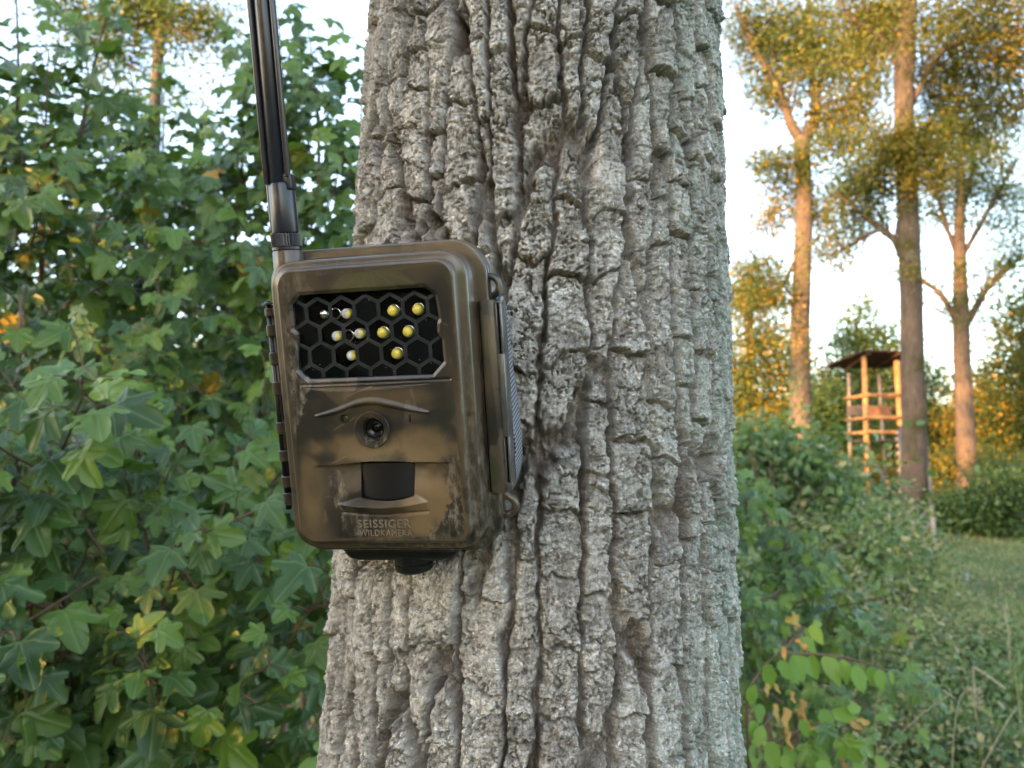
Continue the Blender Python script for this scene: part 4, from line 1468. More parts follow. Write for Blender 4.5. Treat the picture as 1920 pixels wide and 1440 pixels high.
# bush on the right of the trunk
KR = lambda P: (P[:, 0] > .2) & (P[:, 1] > 1.2) & (P[:, 2] < 1.44 - 1.15 * np.maximum(P[:, 0] - .72, 0)) & (P[:, 0] < 1.25)
maple_bush((.85, 2.5, 0), [((.82, 2.45, .95), (.18, .24, .28), 52), ((.76, 2.5, 1.22), (.13, .2, .2), 26), ((.82, 2.45, .6), (.2, .26, .25), 30)], [],
           0, 'low shaded maple bush just right of the big trunk', .045, 280, keep=KR, seed=17, fac=(-.1, -1, .25))

# ------------------------------------------------------------------ trees farther off
def scatter_clumps(clumps, leaf, rg, per=None):
    """clumps: (centre, radii, number of sprays, tone); each spray is a loose cloud of leaves"""
    P, T_ = [], []
    for (c, rad_, ns, tone) in clumps:
        for _ in range(int(ns * 2.9)):
            o_ = rg.normal(0, .5, 3); o_ = o_ / max(1, np.linalg.norm(o_))
            cc_ = np.array(c) + o_ * np.array(rad_)
            k = rg.integers(14, 34)
            sg = leaf * rg.uniform(2.2, 5.0)
            q_ = cc_ + rg.normal(0, 1, (k, 3)) * np.array([sg, sg, sg * .55])
            P.append(q_); T_.append(np.clip(tone + rg.normal(0, .10) + rg.normal(0, .13, k), .01, .99))
    P = np.vstack(P); T_ = np.concatenate(T_)
    n_ = len(P)
    nr = unit(rg.normal(0, .6, (n_, 3)) + np.array([0, -.15, .55]))
    tp = unit(rg.normal(0, 1, (n_, 3)) + np.array([0, 0, -.4]))
    S_ = leaf * rg.uniform(.6, 1.3, n_)
    return P, frames(nr, tp), S_, T_


QF = (np.array([(0, 0, 0), (.30, .5, .07), (0, 1, -.06), (-.30, .5, .07)], float), np.array([(0, 1, 2, 3)]), None)
QL = (np.array([(0, 0, 0), (.27, .32, .05), (.22, .7, .02), (0, 1, -.08), (-.22, .7, .02), (-.27, .32, .05)], float), np.array([(0, 1, 2, 3), (0, 3, 4, 5)]), None)


def quads(name, P, FR, S, T_, mat, parent, off):
    V_, Q_, _ = QF if name in ('crown', 'woodland') else QL
    n_ = len(P); k_ = len(V_)
    W_ = np.einsum('nij,kj->nki', FR, V_) * S[:, None, None] + P[:, None, :] - np.array(off)
    Fc = (Q_[None] + (np.arange(n_) * k_)[:, None, None]).reshape(-1, 4)
    o = link(name, np_mesh(name, W_.reshape(-1, 3), Fc, False, attrs={'tone': np.repeat(T_, k_)}), mat, parent)
    o['kind'] = 'stuff'
    return o


def limb_pts(pp, Y0, dY=0.0):
    """photo polyline (px, py[, width px]) -> points and radii at depth Y0"""
    pts, rad_ = [], []
    n_ = len(pp)
    for i, (a, b, w_) in enumerate(pp):
        Yd = Y0 + dY * i / max(1, n_ - 1)
        pts.append(at(a, b, Yd)); rad_.append(w_ / 2 / F * Yd)
    P_ = curve_pts_any(np.array([tuple(p) for p in pts]), max(6, 4 * n_)); r_ = np.interp(np.linspace(0, n_ - 1, len(P_)), np.arange(n_), rad_)
    return [Vector(p) for p in P_], r_


def tree(label, Y0, trunk, limbs, clumps, bark_m, leaf_m, leaf, seed, name='tree', group=None, twig_n=0, ivy=None):
    rg = np.random.default_rng(seed); random.seed(seed)
    tp_, tr_ = limb_pts(trunk, Y0)
    tp_ = list(tp_); tr_ = list(tr_)
    if tp_[0].z > .1:                                   # run the trunk down to the ground
        g = tp_[0].copy(); g.z = -.15
        tp_ = [g] + tp_; tr_ = [tr_[0] * 1.18] + tr_
    base = Vector((tp_[0].x, tp_[0].y, 0))
    root = empty(name, base)
    tag(root, label, 'tree', group)
    inv = Matrix.Translation(-base)
    mb = MB(); mb.tube(tp_, tr_, 14, True, .035)
    o = mb.build('trunk', bark_m, root); o.matrix_parent_inverse = inv
    ends = []
    tw = MB()
    for (dY, lp) in limbs:
        lp_, lr_ = limb_pts(lp, Y0, dY)
        mb = MB(); mb.tube(lp_, lr_, 8, True, .05)
        o = mb.build('limb', bark_m, root); o.matrix_parent_inverse = inv
        for i in range(3, len(lp_)):
            for _ in range(twig_n):
                d = (lp_[i] - lp_[i - 1]).normalized() + Vector((rg.normal(0, .6), rg.normal(0, .6), rg.normal(.15, .4)))
                L_ = rg.uniform(.4, 1.3)
                e_ = lp_[i] + d.normalized() * L_
                tw.tube([lp_[i], (lp_[i] + e_) / 2 + Vector((0, 0, .06)), e_], [lr_[i] * .35, lr_[i] * .25, .006], 5, False)
                ends.append(tuple(e_))
    cl = [(tuple(at(a, b, Y0 + dy)), (ra / F * Y0, max(ra, rb) / F * Y0 * .9, rb / F * Y0), ns, tone) for (a, b, dy, ra, rb, ns, tone) in clumps]
    for e_ in ends: cl.append((e_, (.35, .35, .25), 2, clumps[0][6] if clumps else .4))
    # thin branchlets inside the crown
    for (c, rad_, ns, tone) in cl:
        for _ in range(min(10, ns // 5)):
            o_ = rg.normal(0, .5, 3) * np.array(rad_)
            a = Vector(c) + Vector(o_); b = a + Vector((rg.normal(0, .4), rg.normal(0, .4), rg.normal(.2, .3)))
            tw.tube([a, b], [.016, .006], 4, False)
    if tw.v:
        o = tw.build('twigs', bark_m, root); o.matrix_parent_inverse = inv; o['kind'] = 'stuff'
    if cl:
        quads('crown', *scatter_clumps(cl, leaf, rg), leaf_m, root, base)
    if ivy:
        (y0, y1, n_) = ivy
        P_, NR_ = [], []
        for _ in range(n_):
            k = rg.integers(0, len(tp_) - 1); f_ = rg.random()
            p = tp_[k].lerp(tp_[k + 1], f_); r_ = tr_[k] * 1.06
            if not (y0 < p.z < y1): continue
            a_ = rg.uniform(0, 2 * math.pi)
            d = Vector((math.cos(a_), math.sin(a_), .1))
            P_.append(tuple(p + d * r_)); NR_.append(tuple(d + Vector(rg.normal(0, .3, 3))))
        P_ = np.array(P_); n2 = len(P_)
        quads('ivy', P_, frames(unit(np.array(NR_)), unit(rg.normal(0, .4, (n2, 3)) + np.array([0, 0, -1]))), rg.uniform(.07, .13, n2), rg.random(n2) * .5, M['hedge'], root, base)
    return root


# forked tree left of the stand
tree('pale forked tree with ivy on its lower trunk, left of the wooden stand', 20,
     [(1506, 900, 44), (1502, 800, 42), (1500, 700, 38), (1501, 600, 36), (1505, 480, 33), (1508, 380, 31), (1505, 300, 30), (1503, 258, 32)],
     [(-.5, [(1500, 262, 22), (1482, 230, 19), (1471, 195, 16), (1450, 150, 12), (1418, 95, 11), (1398, 55, 10), (1380, 10, 8)]),
      (.6, [(1508, 262, 24), (1526, 226, 21), (1528, 180, 18), (1520, 120, 16), (1514, 50, 13), (1520, -40, 9)]),
      (0, [(1512, 215, 9), (1560, 190, 8), (1620, 180, 6)]), (.6, [(1522, 150, 10), (1570, 110, 9), (1600, 125, 8), (1650, 85, 6)]),
      (0, [(1500, 470, 9), (1470, 530, 7), (1440, 560, 5)])],
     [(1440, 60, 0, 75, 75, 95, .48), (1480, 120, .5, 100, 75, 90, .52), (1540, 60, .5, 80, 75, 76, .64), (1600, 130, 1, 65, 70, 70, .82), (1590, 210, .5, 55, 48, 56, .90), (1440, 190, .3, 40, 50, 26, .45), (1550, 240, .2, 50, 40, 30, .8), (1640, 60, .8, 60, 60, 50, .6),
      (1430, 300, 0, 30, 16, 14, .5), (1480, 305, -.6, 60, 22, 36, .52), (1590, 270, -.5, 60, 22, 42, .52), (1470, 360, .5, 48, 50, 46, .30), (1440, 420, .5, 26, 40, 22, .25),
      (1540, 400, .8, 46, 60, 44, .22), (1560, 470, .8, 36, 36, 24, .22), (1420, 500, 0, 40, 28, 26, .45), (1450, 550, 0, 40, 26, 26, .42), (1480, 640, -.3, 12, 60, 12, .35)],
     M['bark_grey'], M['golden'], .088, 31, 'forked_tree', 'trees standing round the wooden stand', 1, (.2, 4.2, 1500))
# large mossy trunk in front of the stand
tree('tallest mossy tree trunk standing in front of the wooden stand', 15,
     [(1716, 1000, 54), (1715, 930, 47), (1714, 820, 44), (1712, 700, 41), (1708, 560, 40), (1704, 430, 40), (1699, 300, 37), (1695, 200, 36), (1697, 120, 36), (1702, 20, 34), (1708, -90, 31), (1716, -260, 24)],
     [(-.6, [(1712, 190, 12), (1728, 158, 11), (1752, 115, 11), (1788, 82, 10), (1840, 70, 9), (1890, 66, 8), (1935, 55, 7), (2000, 40, 5)]),
      (.3, [(1690, 165, 10), (1680, 120, 9), (1664, 84, 9), (1640, 62, 8), (1606, 38, 7), (1582, 14, 6), (1578, -40, 5)]),
      (.2, [(1700, 92, 9), (1670, 75, 7), (1650, 95, 6), (1620, 115, 5), (1590, 120, 4)]),
      (.8, [(1694, 480, 22), (1680, 452, 16), (1650, 428, 13), (1610, 396, 9), (1570, 365, 6)]),
      (.4, [(1652, 430, 9), (1625, 440, 8), (1590, 462, 5)])],
     [(1800, 60, 0, 130, 80, 95, .40), (1870, 150, .5, 90, 80, 90, .36), (1760, 150, .8, 70, 60, 60, .40), (1850, 20, 0, 100, 46, 66, .72), (1900, 90, -.4, 50, 40, 34, .88), (1900, 210, .6, 50, 50, 34, .6), (1780, 220, .9, 60, 50, 34, .34),
      (1640, 30, .5, 60, 50, 55, .45), (1690, 260, -.7, 44, 26, 40, .62), (1730, 290, -.7, 36, 46, 40, .58), (1740, 330, -.8, 20, 26, 18, .86), (1660, 300, -.5, 34, 18, 24, .56),
      (1640, 355, .8, 55, 40, 46, .16), (1600, 330, .9, 40, 40, 30, .18), (1610, 420, .8, 36, 36, 24, .18), (1790, 240, .8, 60, 50, 46, .28), (1712, 500, -.4, 8, 20, 5, .5)],
     M['bark_moss'], M['golden'], .072, 32, 'mossy_tree', 'trees standing round the wooden stand', 1)
# slender tree on the right
tree('slender grey tree with spreading bare forks, right of the wooden stand', 22,
     [(1812, 850, 34), (1808, 760, 31), (1803, 650, 29), (1802, 590, 30), (1800, 520, 24), (1799, 440, 21), (1800, 380, 15), (1800, 320, 12), (1802, 270, 9)],
     [(.5, [(1798, 618, 15), (1784, 585, 12), (1764, 552, 11), (1742, 534, 9), (1724, 524, 7)]), (-.4, [(1808, 612, 16), (1828, 580, 14), (1848, 545, 12), (1880, 512, 10), (1915, 480, 8)]),
      (.3, [(1796, 480, 11), (1780, 440, 9), (1764, 390, 8), (1752, 340, 6)]), (-.3, [(1804, 480, 11), (1828, 440, 9), (1850, 400, 8), (1878, 350, 6), (1905, 300, 5)]),
      (.2, [(1800, 420, 8), (1815, 360, 7), (1830, 300, 5)]), (0, [(1726, 566, 4), (1750, 575, 5), (1774, 590, 5)])],
     [(1800, 300, 0, 80, 70, 60, .38), (1770, 380, .5, 46, 60, 40, .36), (1870, 350, 0, 55, 80, 56, .34), (1890, 480, -.4, 36, 60, 30, .40), (1830, 260, .3, 80, 40, 46, .36), (1900, 400, 0, 30, 60, 24, .34)],
     M['bark_grey'], M['green'], .085, 33, 'slender_tree', 'trees standing round the wooden stand', 1)
# lone tree behind the left bushes
tree('grey tree with sunlit yellowing leaves high behind the left bushes', 9,
     [(285, 480, 28), (288, 300, 24), (291, 180, 22), (297, 100, 21), (301, 40, 19), (304, -40, 15)],
     [(.3, [(302, 40, 12), (280, 15, 10), (262, -20, 8)]), (-.3, [(302, 50, 9), (330, 55, 8), (362, 70, 6)]), (.2, [(303, 10, 12), (318, -20, 9), (330, -60, 8)]),
      (0, [(95, -10, 8), (130, 42, 9), (165, 70, 9), (205, 95, 8), (245, 125, 6)])],
     [(290, 20, 0, 45, 36, 26, .5), (370, 45, 0, 40, 36, 22, .6), (265, 30, 0, 26, 24, 14, .34), (130, 22, 0, 60, 26, 22, .20), (215, 90, 0, 40, 20, 16, .30), (405, 45, 0, 12, 26, 5, .7), (230, 15, 0, 30, 20, 12, .35)],
     M['bark_dark'], M['green'], .056, 34, 'yellowing_tree', None, 1)

# trees of the far edge of the clearing
far_trees = [
    ('tall yellow green tree at the far clearing edge, close beside the big trunk', 30, [(1400, 900, 16), (1404, 700, 14), (1410, 520, 9)],
     [(1400, 560, 0, 60, 60, 70, .55), (1430, 660, 0, 60, 60, 70, .62), (1380, 720, 0, 40, 60, 50, .66), (1420, 790, 0, 60, 50, 60, .50), (1470, 730, .5, 36, 60, 40, .45)], 'golden', .13),
    ('feathery green tree with thin top straight behind the wooden stand', 36, [(1602, 900, 14), (1603, 760, 11), (1606, 600, 6)],
     [(1606, 640, 0, 40, 50, 34, .40), (1640, 700, 0, 46, 50, 46, .36), (1570, 720, 0, 46, 50, 46, .36), (1620, 570, 0, 18, 26, 9, .55), (1600, 800, 0, 80, 50, 80, .34), (1660, 640, 0, 24, 30, 16, .4)], 'green', .17),
    ('dark rounded tree low behind the stand and the mossy trunk', 40, [(1670, 900, 13), (1672, 800, 9)],
     [(1670, 800, 0, 60, 50, 60, .22), (1700, 730, 0, 50, 40, 30, .30), (1740, 830, 0, 50, 40, 46, .26), (1740, 700, .5, 26, 50, 18, .36)], 'green', .18),
    ('golden sunlit tree at the right edge beyond the slender tree', 28, [(1925, 900, 16), (1922, 760, 14), (1915, 620, 8)],
     [(1900, 700, 0, 50, 60, 60, .66), (1920, 600, 0, 36, 60, 44, .74), (1880, 780, 0, 56, 50, 56, .52), (1910, 830, 0, 50, 40, 46, .60)], 'golden', .14),
    ('small bushy tree between slender tree and golden right tree', 38, [(1850, 900, 12), (1852, 800, 9)],
     [(1850, 800, 0, 60, 50, 60, .45), (1800, 810, .5, 46, 36, 40, .36), (1830, 740, 0, 40, 30, 20, .5)], 'golden', .17),
    ('dark green tree behind the ivy clad forked tree', 27, [(1545, 920, 13), (1545, 820, 9)],
     [(1540, 830, 0, 50, 50, 60, .25), (1560, 760, 0, 40, 40, 40, .30), (1480, 820, 0, 40, 40, 40, .32), (1580, 860, 0, 46, 30, 34, .24)], 'green', .13),
]
for i, (lb, Yd, tr_, cl_, lm, ls) in enumerate(far_trees):
    tree(lb, Yd, tr_, [], [(a_, b_, c_, d_ * 1.1, e_ * 1.1, int(f_ * 1.5), g_) for a_, b_, c_, d_, e_, f_, g_ in cl_], M['bark_grey'], M[lm], ls, 50 + i, 'clearing_tree', 'trees along the far edge of the clearing', 0)

# wood behind the left bushes: separate crowns, the farther ones in the sun
wood = [('dark wooded tree crown behind the middle of the left bushes', -2.4, 7.0, 1.1, 1.5, 110, .12, 'green'), ('sunlit yellow tree crown glimpsed through the left bushes', -5.2, 12.0, 1.8, 2.2, 120, .62, 'golden'),
        ('broad shaded tree crown far left behind the bushes', -5.4, 8.5, 1.6, 1.7, 130, .15, 'green'), ('pale green tree crown just left of the big trunk in the distance', -2.6, 13.0, 1.8, 2.2, 120, .40, 'golden'),
        ('low dark tree crown hidden deep behind the trail camera', -1.2, 8.0, 1.0, 1.2, 90, .15, 'green')]
for i, (lb, X_, Y_, r_, h_, ns, tone, lm) in enumerate(wood):
    rg = np.random.default_rng(80 + i)
    root = empty('wood_tree', (X_, Y_, 0)); tag(root, lb, 'tree', 'trees of the wood behind the left bushes')
    mb = MB(); mb.tube([(0, 0, -.1), (.05, 0, h_ * .6), (0, .05, h_ * 1.3)], [.11, .08, .03], 8, True, .05)
    mb.build('trunk', M['bark_dark'], root)
    cl_ = [((X_ + rg.normal(0, r_ * .4), Y_ + rg.normal(0, r_ * .3), h_ * rg.uniform(.25, 1.15)), (r_ * .6, r_ * .5, h_ * .3), ns // 6, tone) for _ in range(8)]
    quads('crown', *scatter_clumps(cl_, .09, rg), M[lm], root, (X_, Y_, 0))

# limbs and crown of the near tree, high above the frame
rg = np.random.default_rng(91)
inv_ = Matrix.Translation(-Vector(oak.location))
cl_ = []
for k in range(5):
    a_ = 2 * math.pi * k / 5 + .4
    p0 = Vector((float(trunk_x(np.array(6.6 + .15 * k))), TD, 6.5 + .18 * k)); p2 = p0 + Vector((math.cos(a_) * 2.0, math.sin(a_) * 2.0, 1.9))
    pp = bezier(p0, p0 + Vector((math.cos(a_) * 1.0, math.sin(a_) * 1.0, .5)), p2, 10)
    mb = MB(); mb.tube(pp, [.055 * (1 - .075 * i) for i in range(10)], 9, True, .04)
    o = mb.build('limb', M['bark_grey'], oak); o.matrix_parent_inverse = inv_
    cl_.append((tuple(p2), (.9, .9, .6), 10, .3)); cl_.append((tuple(pp[6]), (.7, .7, .5), 6, .3))
cl_.append(((.05, TD, 8.4), (.9, .9, .8), 16, .3))
quads('crown', *scatter_clumps(cl_, .085, rg), M['green'], oak, tuple(oak.location))

# hedges and golden bushes beyond the path
def shrub(label, px, py, Y0, wpx, hpx, ns, tone, lm, ls, seed, grp, name='shrub'):
    rg = np.random.default_rng(seed)
    c = at(px, py, Y0)
    root = empty(name, (c.x, c.y, 0)); tag(root, label, 'shrub', grp)
    rx, rz = wpx / F * Y0, hpx / F * Y0
    mb = MB()
    for k in range(4):
        d = Vector((rg.normal(0, rx * .35), rg.normal(0, rx * .2), max(.25, c.z + rz * .4)))
        mb = MB(); mb.tube([(d.x * .2, d.y * .2, -.05), d * .5, d], [.022, .016, .006], 5)
        mb.build('stem', M['stem'], root)
    cl_ = [((c.x + rg.normal(0, rx * .4), c.y + rg.normal(0, rx * .25), max(.12, c.z + rg.normal(0, rz * .45))), (rx * .4, rx * .35, rz * .4), max(3, ns // 7), np.clip(tone + rg.normal(0, .08), .02, .95)) for _ in range(7)]
    P, FR, S_, T_ = scatter_clumps(cl_, ls, rg)
    ok_ = P[:, 2] > 0
    quads('foliage', P[ok_], FR[ok_], S_[ok_], T_[ok_], M[lm], root, (c.x, c.y, 0))
    return root


G1, G2, G3 = 'golden bushes lit by the evening sun', 'dark hedge bushes bordering the grass path', 'shaded bushes between the trunk and the stand'
shrub('golden bush in the sun directly under the wooden stand', 1655, 890, 26, 40, 46, 60, .80, 'golden', .10, 101, G1)
shrub('golden bush right beside the mossy trunk, sunlit', 1770, 885, 23, 44, 36, 60, .82, 'golden', .10, 102, G1)
shrub('golden bush at the foot of the slender tree', 1830, 880, 24, 46, 46, 70, .84, 'golden', .10, 103, G1)
shrub('yellowish bush at the right edge above the dark hedge', 1900, 895, 21, 50, 34, 60, .62, 'golden', .10, 104, G1)
shrub('small golden bush left of the stand by the ivy clad trunk', 1560, 880, 24, 40, 30, 40, .55, 'golden', .10, 105, G1)
shrub('dark hedge bush right of the mossy trunk, left end of its row', 1785, 970, 14.5, 46, 42, 80, .14, 'hedge', .075, 111, G2)
shrub('dark hedge bush in the middle of the row behind the grass path', 1850, 965, 14.3, 54, 48, 95, .12, 'hedge', .075, 112, G2)
shrub('dark hedge bush at the right edge behind the grass path', 1925, 960, 14.0, 54, 54, 100, .16, 'hedge', .075, 113, G2)
shrub('grey green bush rising beside the big trunk below the yellow tree', 1425, 880, 7.0, 56, 50, 90, .55, 'weed', .085, 121, G3)
shrub('leafy bush in front of the ivy clad trunk foot', 1480, 955, 8.0, 66, 44, 95, .48, 'weed', .08, 122, G3)
shrub('low bush under the left legs of the stand', 1590, 980, 10.0, 60, 36, 80, .50, 'weed', .07, 123, G3)
shrub('dense low bush left of the mossy trunk foot', 1640, 1010, 9.0, 46, 36, 70, .46, 'weed', .065, 124, G3)
shrub('round bush halfway between big trunk and mossy trunk', 1560, 1040, 6.0, 80, 60, 100, .48, 'weed', .055, 125, G3)
shrub('small low bush left of the ladder foot, below the mossy trunk', 1640, 1075, 7.0, 44, 30, 50, .5, 'weed', .06, 126, G3)
shrub('tangled bush in the shade below the maple right of the trunk', 1470, 1120, 4.0, 90, 66, 100, .5, 'weed', .045, 127, G3)

G4 = 'low weed clumps in the grass at the lower right'
for i, (lb, px, py, Y0, wp, hp, ns) in enumerate([
        ('low pale weed clump below the ladder foot', 1700, 1190, 5.0, 90, 40, 90), ('low weed clump nearest to the bright patch of grass', 1835, 1215, 5.2, 90, 36, 90),
        ('tangled weed clump right of the hanging oval leaves', 1755, 1300, 4.0, 110, 44, 100), ('weed clump at the right edge above the lower right corner', 1890, 1330, 3.8, 90, 40, 90),
        ('weed clump behind the withered orange leaves at the bottom', 1680, 1385, 3.3, 110, 50, 100), ('weed clump filling the lower right corner', 1835, 1425, 3.2, 120, 50, 110)]):
    shrub(lb, px, py, Y0, wp, hp, ns, .5 + .05 * (i % 3), 'weed', .026, 141 + i, G4, 'weed_clump')

# ------------------------------------------------------------------ wooden stand
SY = 24.0
stand = empty('hunting_stand', (at(1650, 900, SY).x, SY, 0))
tag(stand, 'tall open wooden hunting stand with dark roof, lit orange by the sun', 'hunting stand')
sinv = Matrix.Translation(-Vector(stand.location))
def spart(name, mb, mat, parent=None):
    o = mb.build(name, mat, parent or stand)
    if parent is None: o.matrix_parent_inverse = sinv
    return o
FL0, FR0 = at(1624, 790, SY), at(1688, 790, SY)                  # front posts
wx = FR0.x - FL0.x
DEP = 1.15
def post(xa, ya, xb, yb, z1, r_, mat):
    mb = MB(); mb.tube([(xa, ya, -.2), ((xa * .5 + xb * .5), (ya + yb) / 2, z1 * .5), (xb, yb, z1)], [r_ * 1.08, r_, r_ * .92], 12, True, .03)
    return spart('post', mb, mat)
ztop_f, ztop_b = at(1620, 668, SY).z, at(1597, 700, SY + DEP).z
BLx = at(1594, 800, SY + DEP).x
P_FL = (FL0.x, SY); P_FR = (at(1685, 800, SY).x, SY); P_BL = (BLx, SY + DEP); P_BR = (BLx + wx * 1.0, SY + DEP)
post(FL0.x - .02, SY, FL0.x + .02, SY, ztop_f, .082, M['wood_pole'])
post(at(1695, 870, SY).x, SY, at(1681, 690, SY).x, SY, ztop_f - .12, .085, M['wood_pole'])
post(BLx - .06, SY + DEP, BLx + .02, SY + DEP, ztop_b, .055, M['wood_grey'])
post(P_BR[0] + .05, SY + DEP, P_BR[0] - .05, SY + DEP, ztop_b, .055, M['wood_grey'])
def rail(p, q_, z, r_=.055, mat='wood_pole', out=.10):
    mb = MB(); a = Vector((p[0], p[1], z)); b = Vector((q_[0], q_[1], z))
    d = (b - a).normalized(); mb.tube([a - d * .12, (a + b) / 2, b + d * .12], [r_, r_ * .95, r_], 10, True, .03)
    return spart('rail', mb, M[mat])
for py in (741, 783, 810):
    z = at(1650, py, SY).z
    rail((P_FL[0], SY - .13), (P_FR[0], SY - .13), z, .055)
    rail((P_FL[0] - .12, SY), (P_BL[0] - .10, SY + DEP), z - .02, .05)
    rail((P_FR[0] + .12, SY), (P_BR[0] + .10, SY + DEP), z - .02, .05)
zf = at(1650, 826, SY).z
for k in range(6):                                                # floor boards
    yb = SY + .1 + k * (DEP - .15) / 5
    mb = MB(); mb.board((BLx - .05, yb, zf), (P_FR[0] + .12, yb, zf), .17, .035)
    spart('floor_board', mb, M['panel_grey'])
z0_, z1_ = at(1650, 776, SY).z, at(1650, 757, SY).z
for k in range(2):                                                # back parapet, two boards of unlike colour side by side
    for j_ in range(2):
        zc = z0_ + (j_ + .5) * (z1_ - z0_) / 2
        xm = P_FL[0] + .55
        a = (BLx - .12, SY + DEP - .09, zc) if k == 0 else (xm + .012, SY + DEP - .09, zc)
        b = (xm, SY + DEP - .09, zc) if k == 0 else (P_BR[0] + .25, SY + DEP - .09, zc)
        mb = MB(); mb.board(a, b, .168, .025, (0, 1, 0))
        spart('parapet_board', mb, M['panel_grey'] if k == 0 else M['wood_panel'])
mb = MB(); mb.board((at(1670, 760, SY + .5).x, SY + .55, at(1670, 766, SY).z), (P_BR[0] + .1, SY + .55, at(1670, 766, SY).z), .28, .04); spart('seat', mb, M['wood_panel'])
# roof: pitched to the back and left, boards with a felt top
rzf, rzb = at(1650, 663, SY - .35).z + .06, at(1585, 690, SY + DEP + .3).z
xl, xr = at(1588, 690, SY).x - .05, at(1712, 690, SY).x
nb = 7
for k in range(nb):
    f0, f1 = k / nb, (k + 1) / nb - .012
    ya, yb = SY - .35 + (DEP + .75) * f0, SY - .35 + (DEP + .75) * f1
    za, zb = rzf + (rzb - rzf) * f0, rzf + (rzb - rzf) * f1
    mb = MB()
    x0_ = at(1616, 690, SY).x - .10 + (xl - at(1616, 690, SY).x + .10) * min(1, f0 * 1.6)
    mb.add([(x0_, ya, za), (xr, ya, za), (xr, yb, zb), (x0_ - .05, yb, zb), (x0_, ya, za + .04), (xr, ya, za + .04), (xr, yb, zb + .04), (x0_ - .05, yb, zb + .04)],
           [(3, 2, 1, 0), (4, 5, 6, 7), (0, 1, 5, 4), (1, 2, 6, 5), (2, 3, 7, 6), (3, 0, 4, 7)], False)
    spart('roof_board', mb, M['roof'])
for xx in (P_FL[0] + .05, P_FR[0] - .05):
    mb = MB(); mb.board((xx, SY - .3, rzf - .05), (xx, SY + DEP + .3, rzb - .05), .07, .09); spart('rafter', mb, M['roof'])
# brace below the floor
mb = MB(); mb.tube([at(1640, 868, SY), at(1688, 948, SY - .4)], [.05, .05], 8); spart('brace', mb, M['panel_grey'])
# ladder leaning against the right side
lad = MB(); A0, A1 = at(1757, 1045, 11.5), at(1728, 790, SY)
lad.tube([A0, (A0 + A1) / 2, A1], [.035, .045, .055], 8); spart('ladder_rail', lad, M['wood_grey'])
lad = MB(); B0, B1 = at(1703, 1125, 10.6), at(1686, 800, SY)
lad.tube([B0, (B0 + B1) / 2, B1], [.03, .045, .055], 8); spart('ladder_rail', lad, M['wood_grey'])
for k in range(1, 14):
    f_ = k / 14
    mb = MB(); a, b = B0.lerp(B1, f_), A0.lerp(A1, f_); d = (b - a).normalized() * .12
    mb.tube([a - d, b + d], [.033, .03], 8); spart('rung', mb, M['wood_grey'])

# ------------------------------------------------------------------ undergrowth on the right
def field(n, xr_, yr_, dens):
    X_ = rng.uniform(*xr_, n); Y_ = rng.uniform(*yr_, n)
    ok_ = rng.random(n) < dens(X_, Y_)
    return X_[ok_], Y_[ok_]


def path_x(y): return .50 * y + .55 + 1.3 * np.maximum(7.3 - y, 0)      # left border of the mown strip
def veg_h(X_, Y_):
    d = path_x(Y_) - X_
    return np.clip(.07 + .24 * sstep(-.3, .8, d) + .30 * sstep(1.6, 4.2, d), .05, .7) * (.75 + .6 * vnoise(X_ * 1.7, Y_ * 1.7, 303))


# leafy ground cover
X_, Y_ = field(110000, (-1.5, 7.0), (1.6, 12.5), lambda a, b: np.clip(1.25 - b / 14, .25, 1) * np.where(a > path_x(b) + .3, .35, 1.0))
H_ = veg_h(X_, Y_)
n_ = len(X_)
Z_ = gz(X_, Y_) + H_ * rng.random(n_) ** .55
P = np.stack([X_, Y_, Z_], 1)
ok_ = outside_trunk(P, .12) & ~((P[:, 1] < 2.2) & (P[:, 0] < .5))
P = P[ok_]; n_ = len(P)
tone = np.clip(.52 + 1.0 * vnoise(P[:, 0] * 1.1, P[:, 1] * 1.1, 305) + rng.normal(0, .17, n_), .01, .99)
uo = empty('ground_cover'); 
gcov = quads('ground_cover', P, frames(unit(rng.normal(0, .5, (n_, 3)) + np.array([0, -.35, .7])), unit(rng.normal(0, 1, (n_, 3)) + np.array([0, -.2, -.1]))),
             rng.uniform(.014, .046, n_), tone, M['weed'], None, (0, 0, 0))
bpy.data.objects.remove(uo)
tag(gcov, 'tangled leafy weeds covering the ground right of the trunk', kind='stuff')

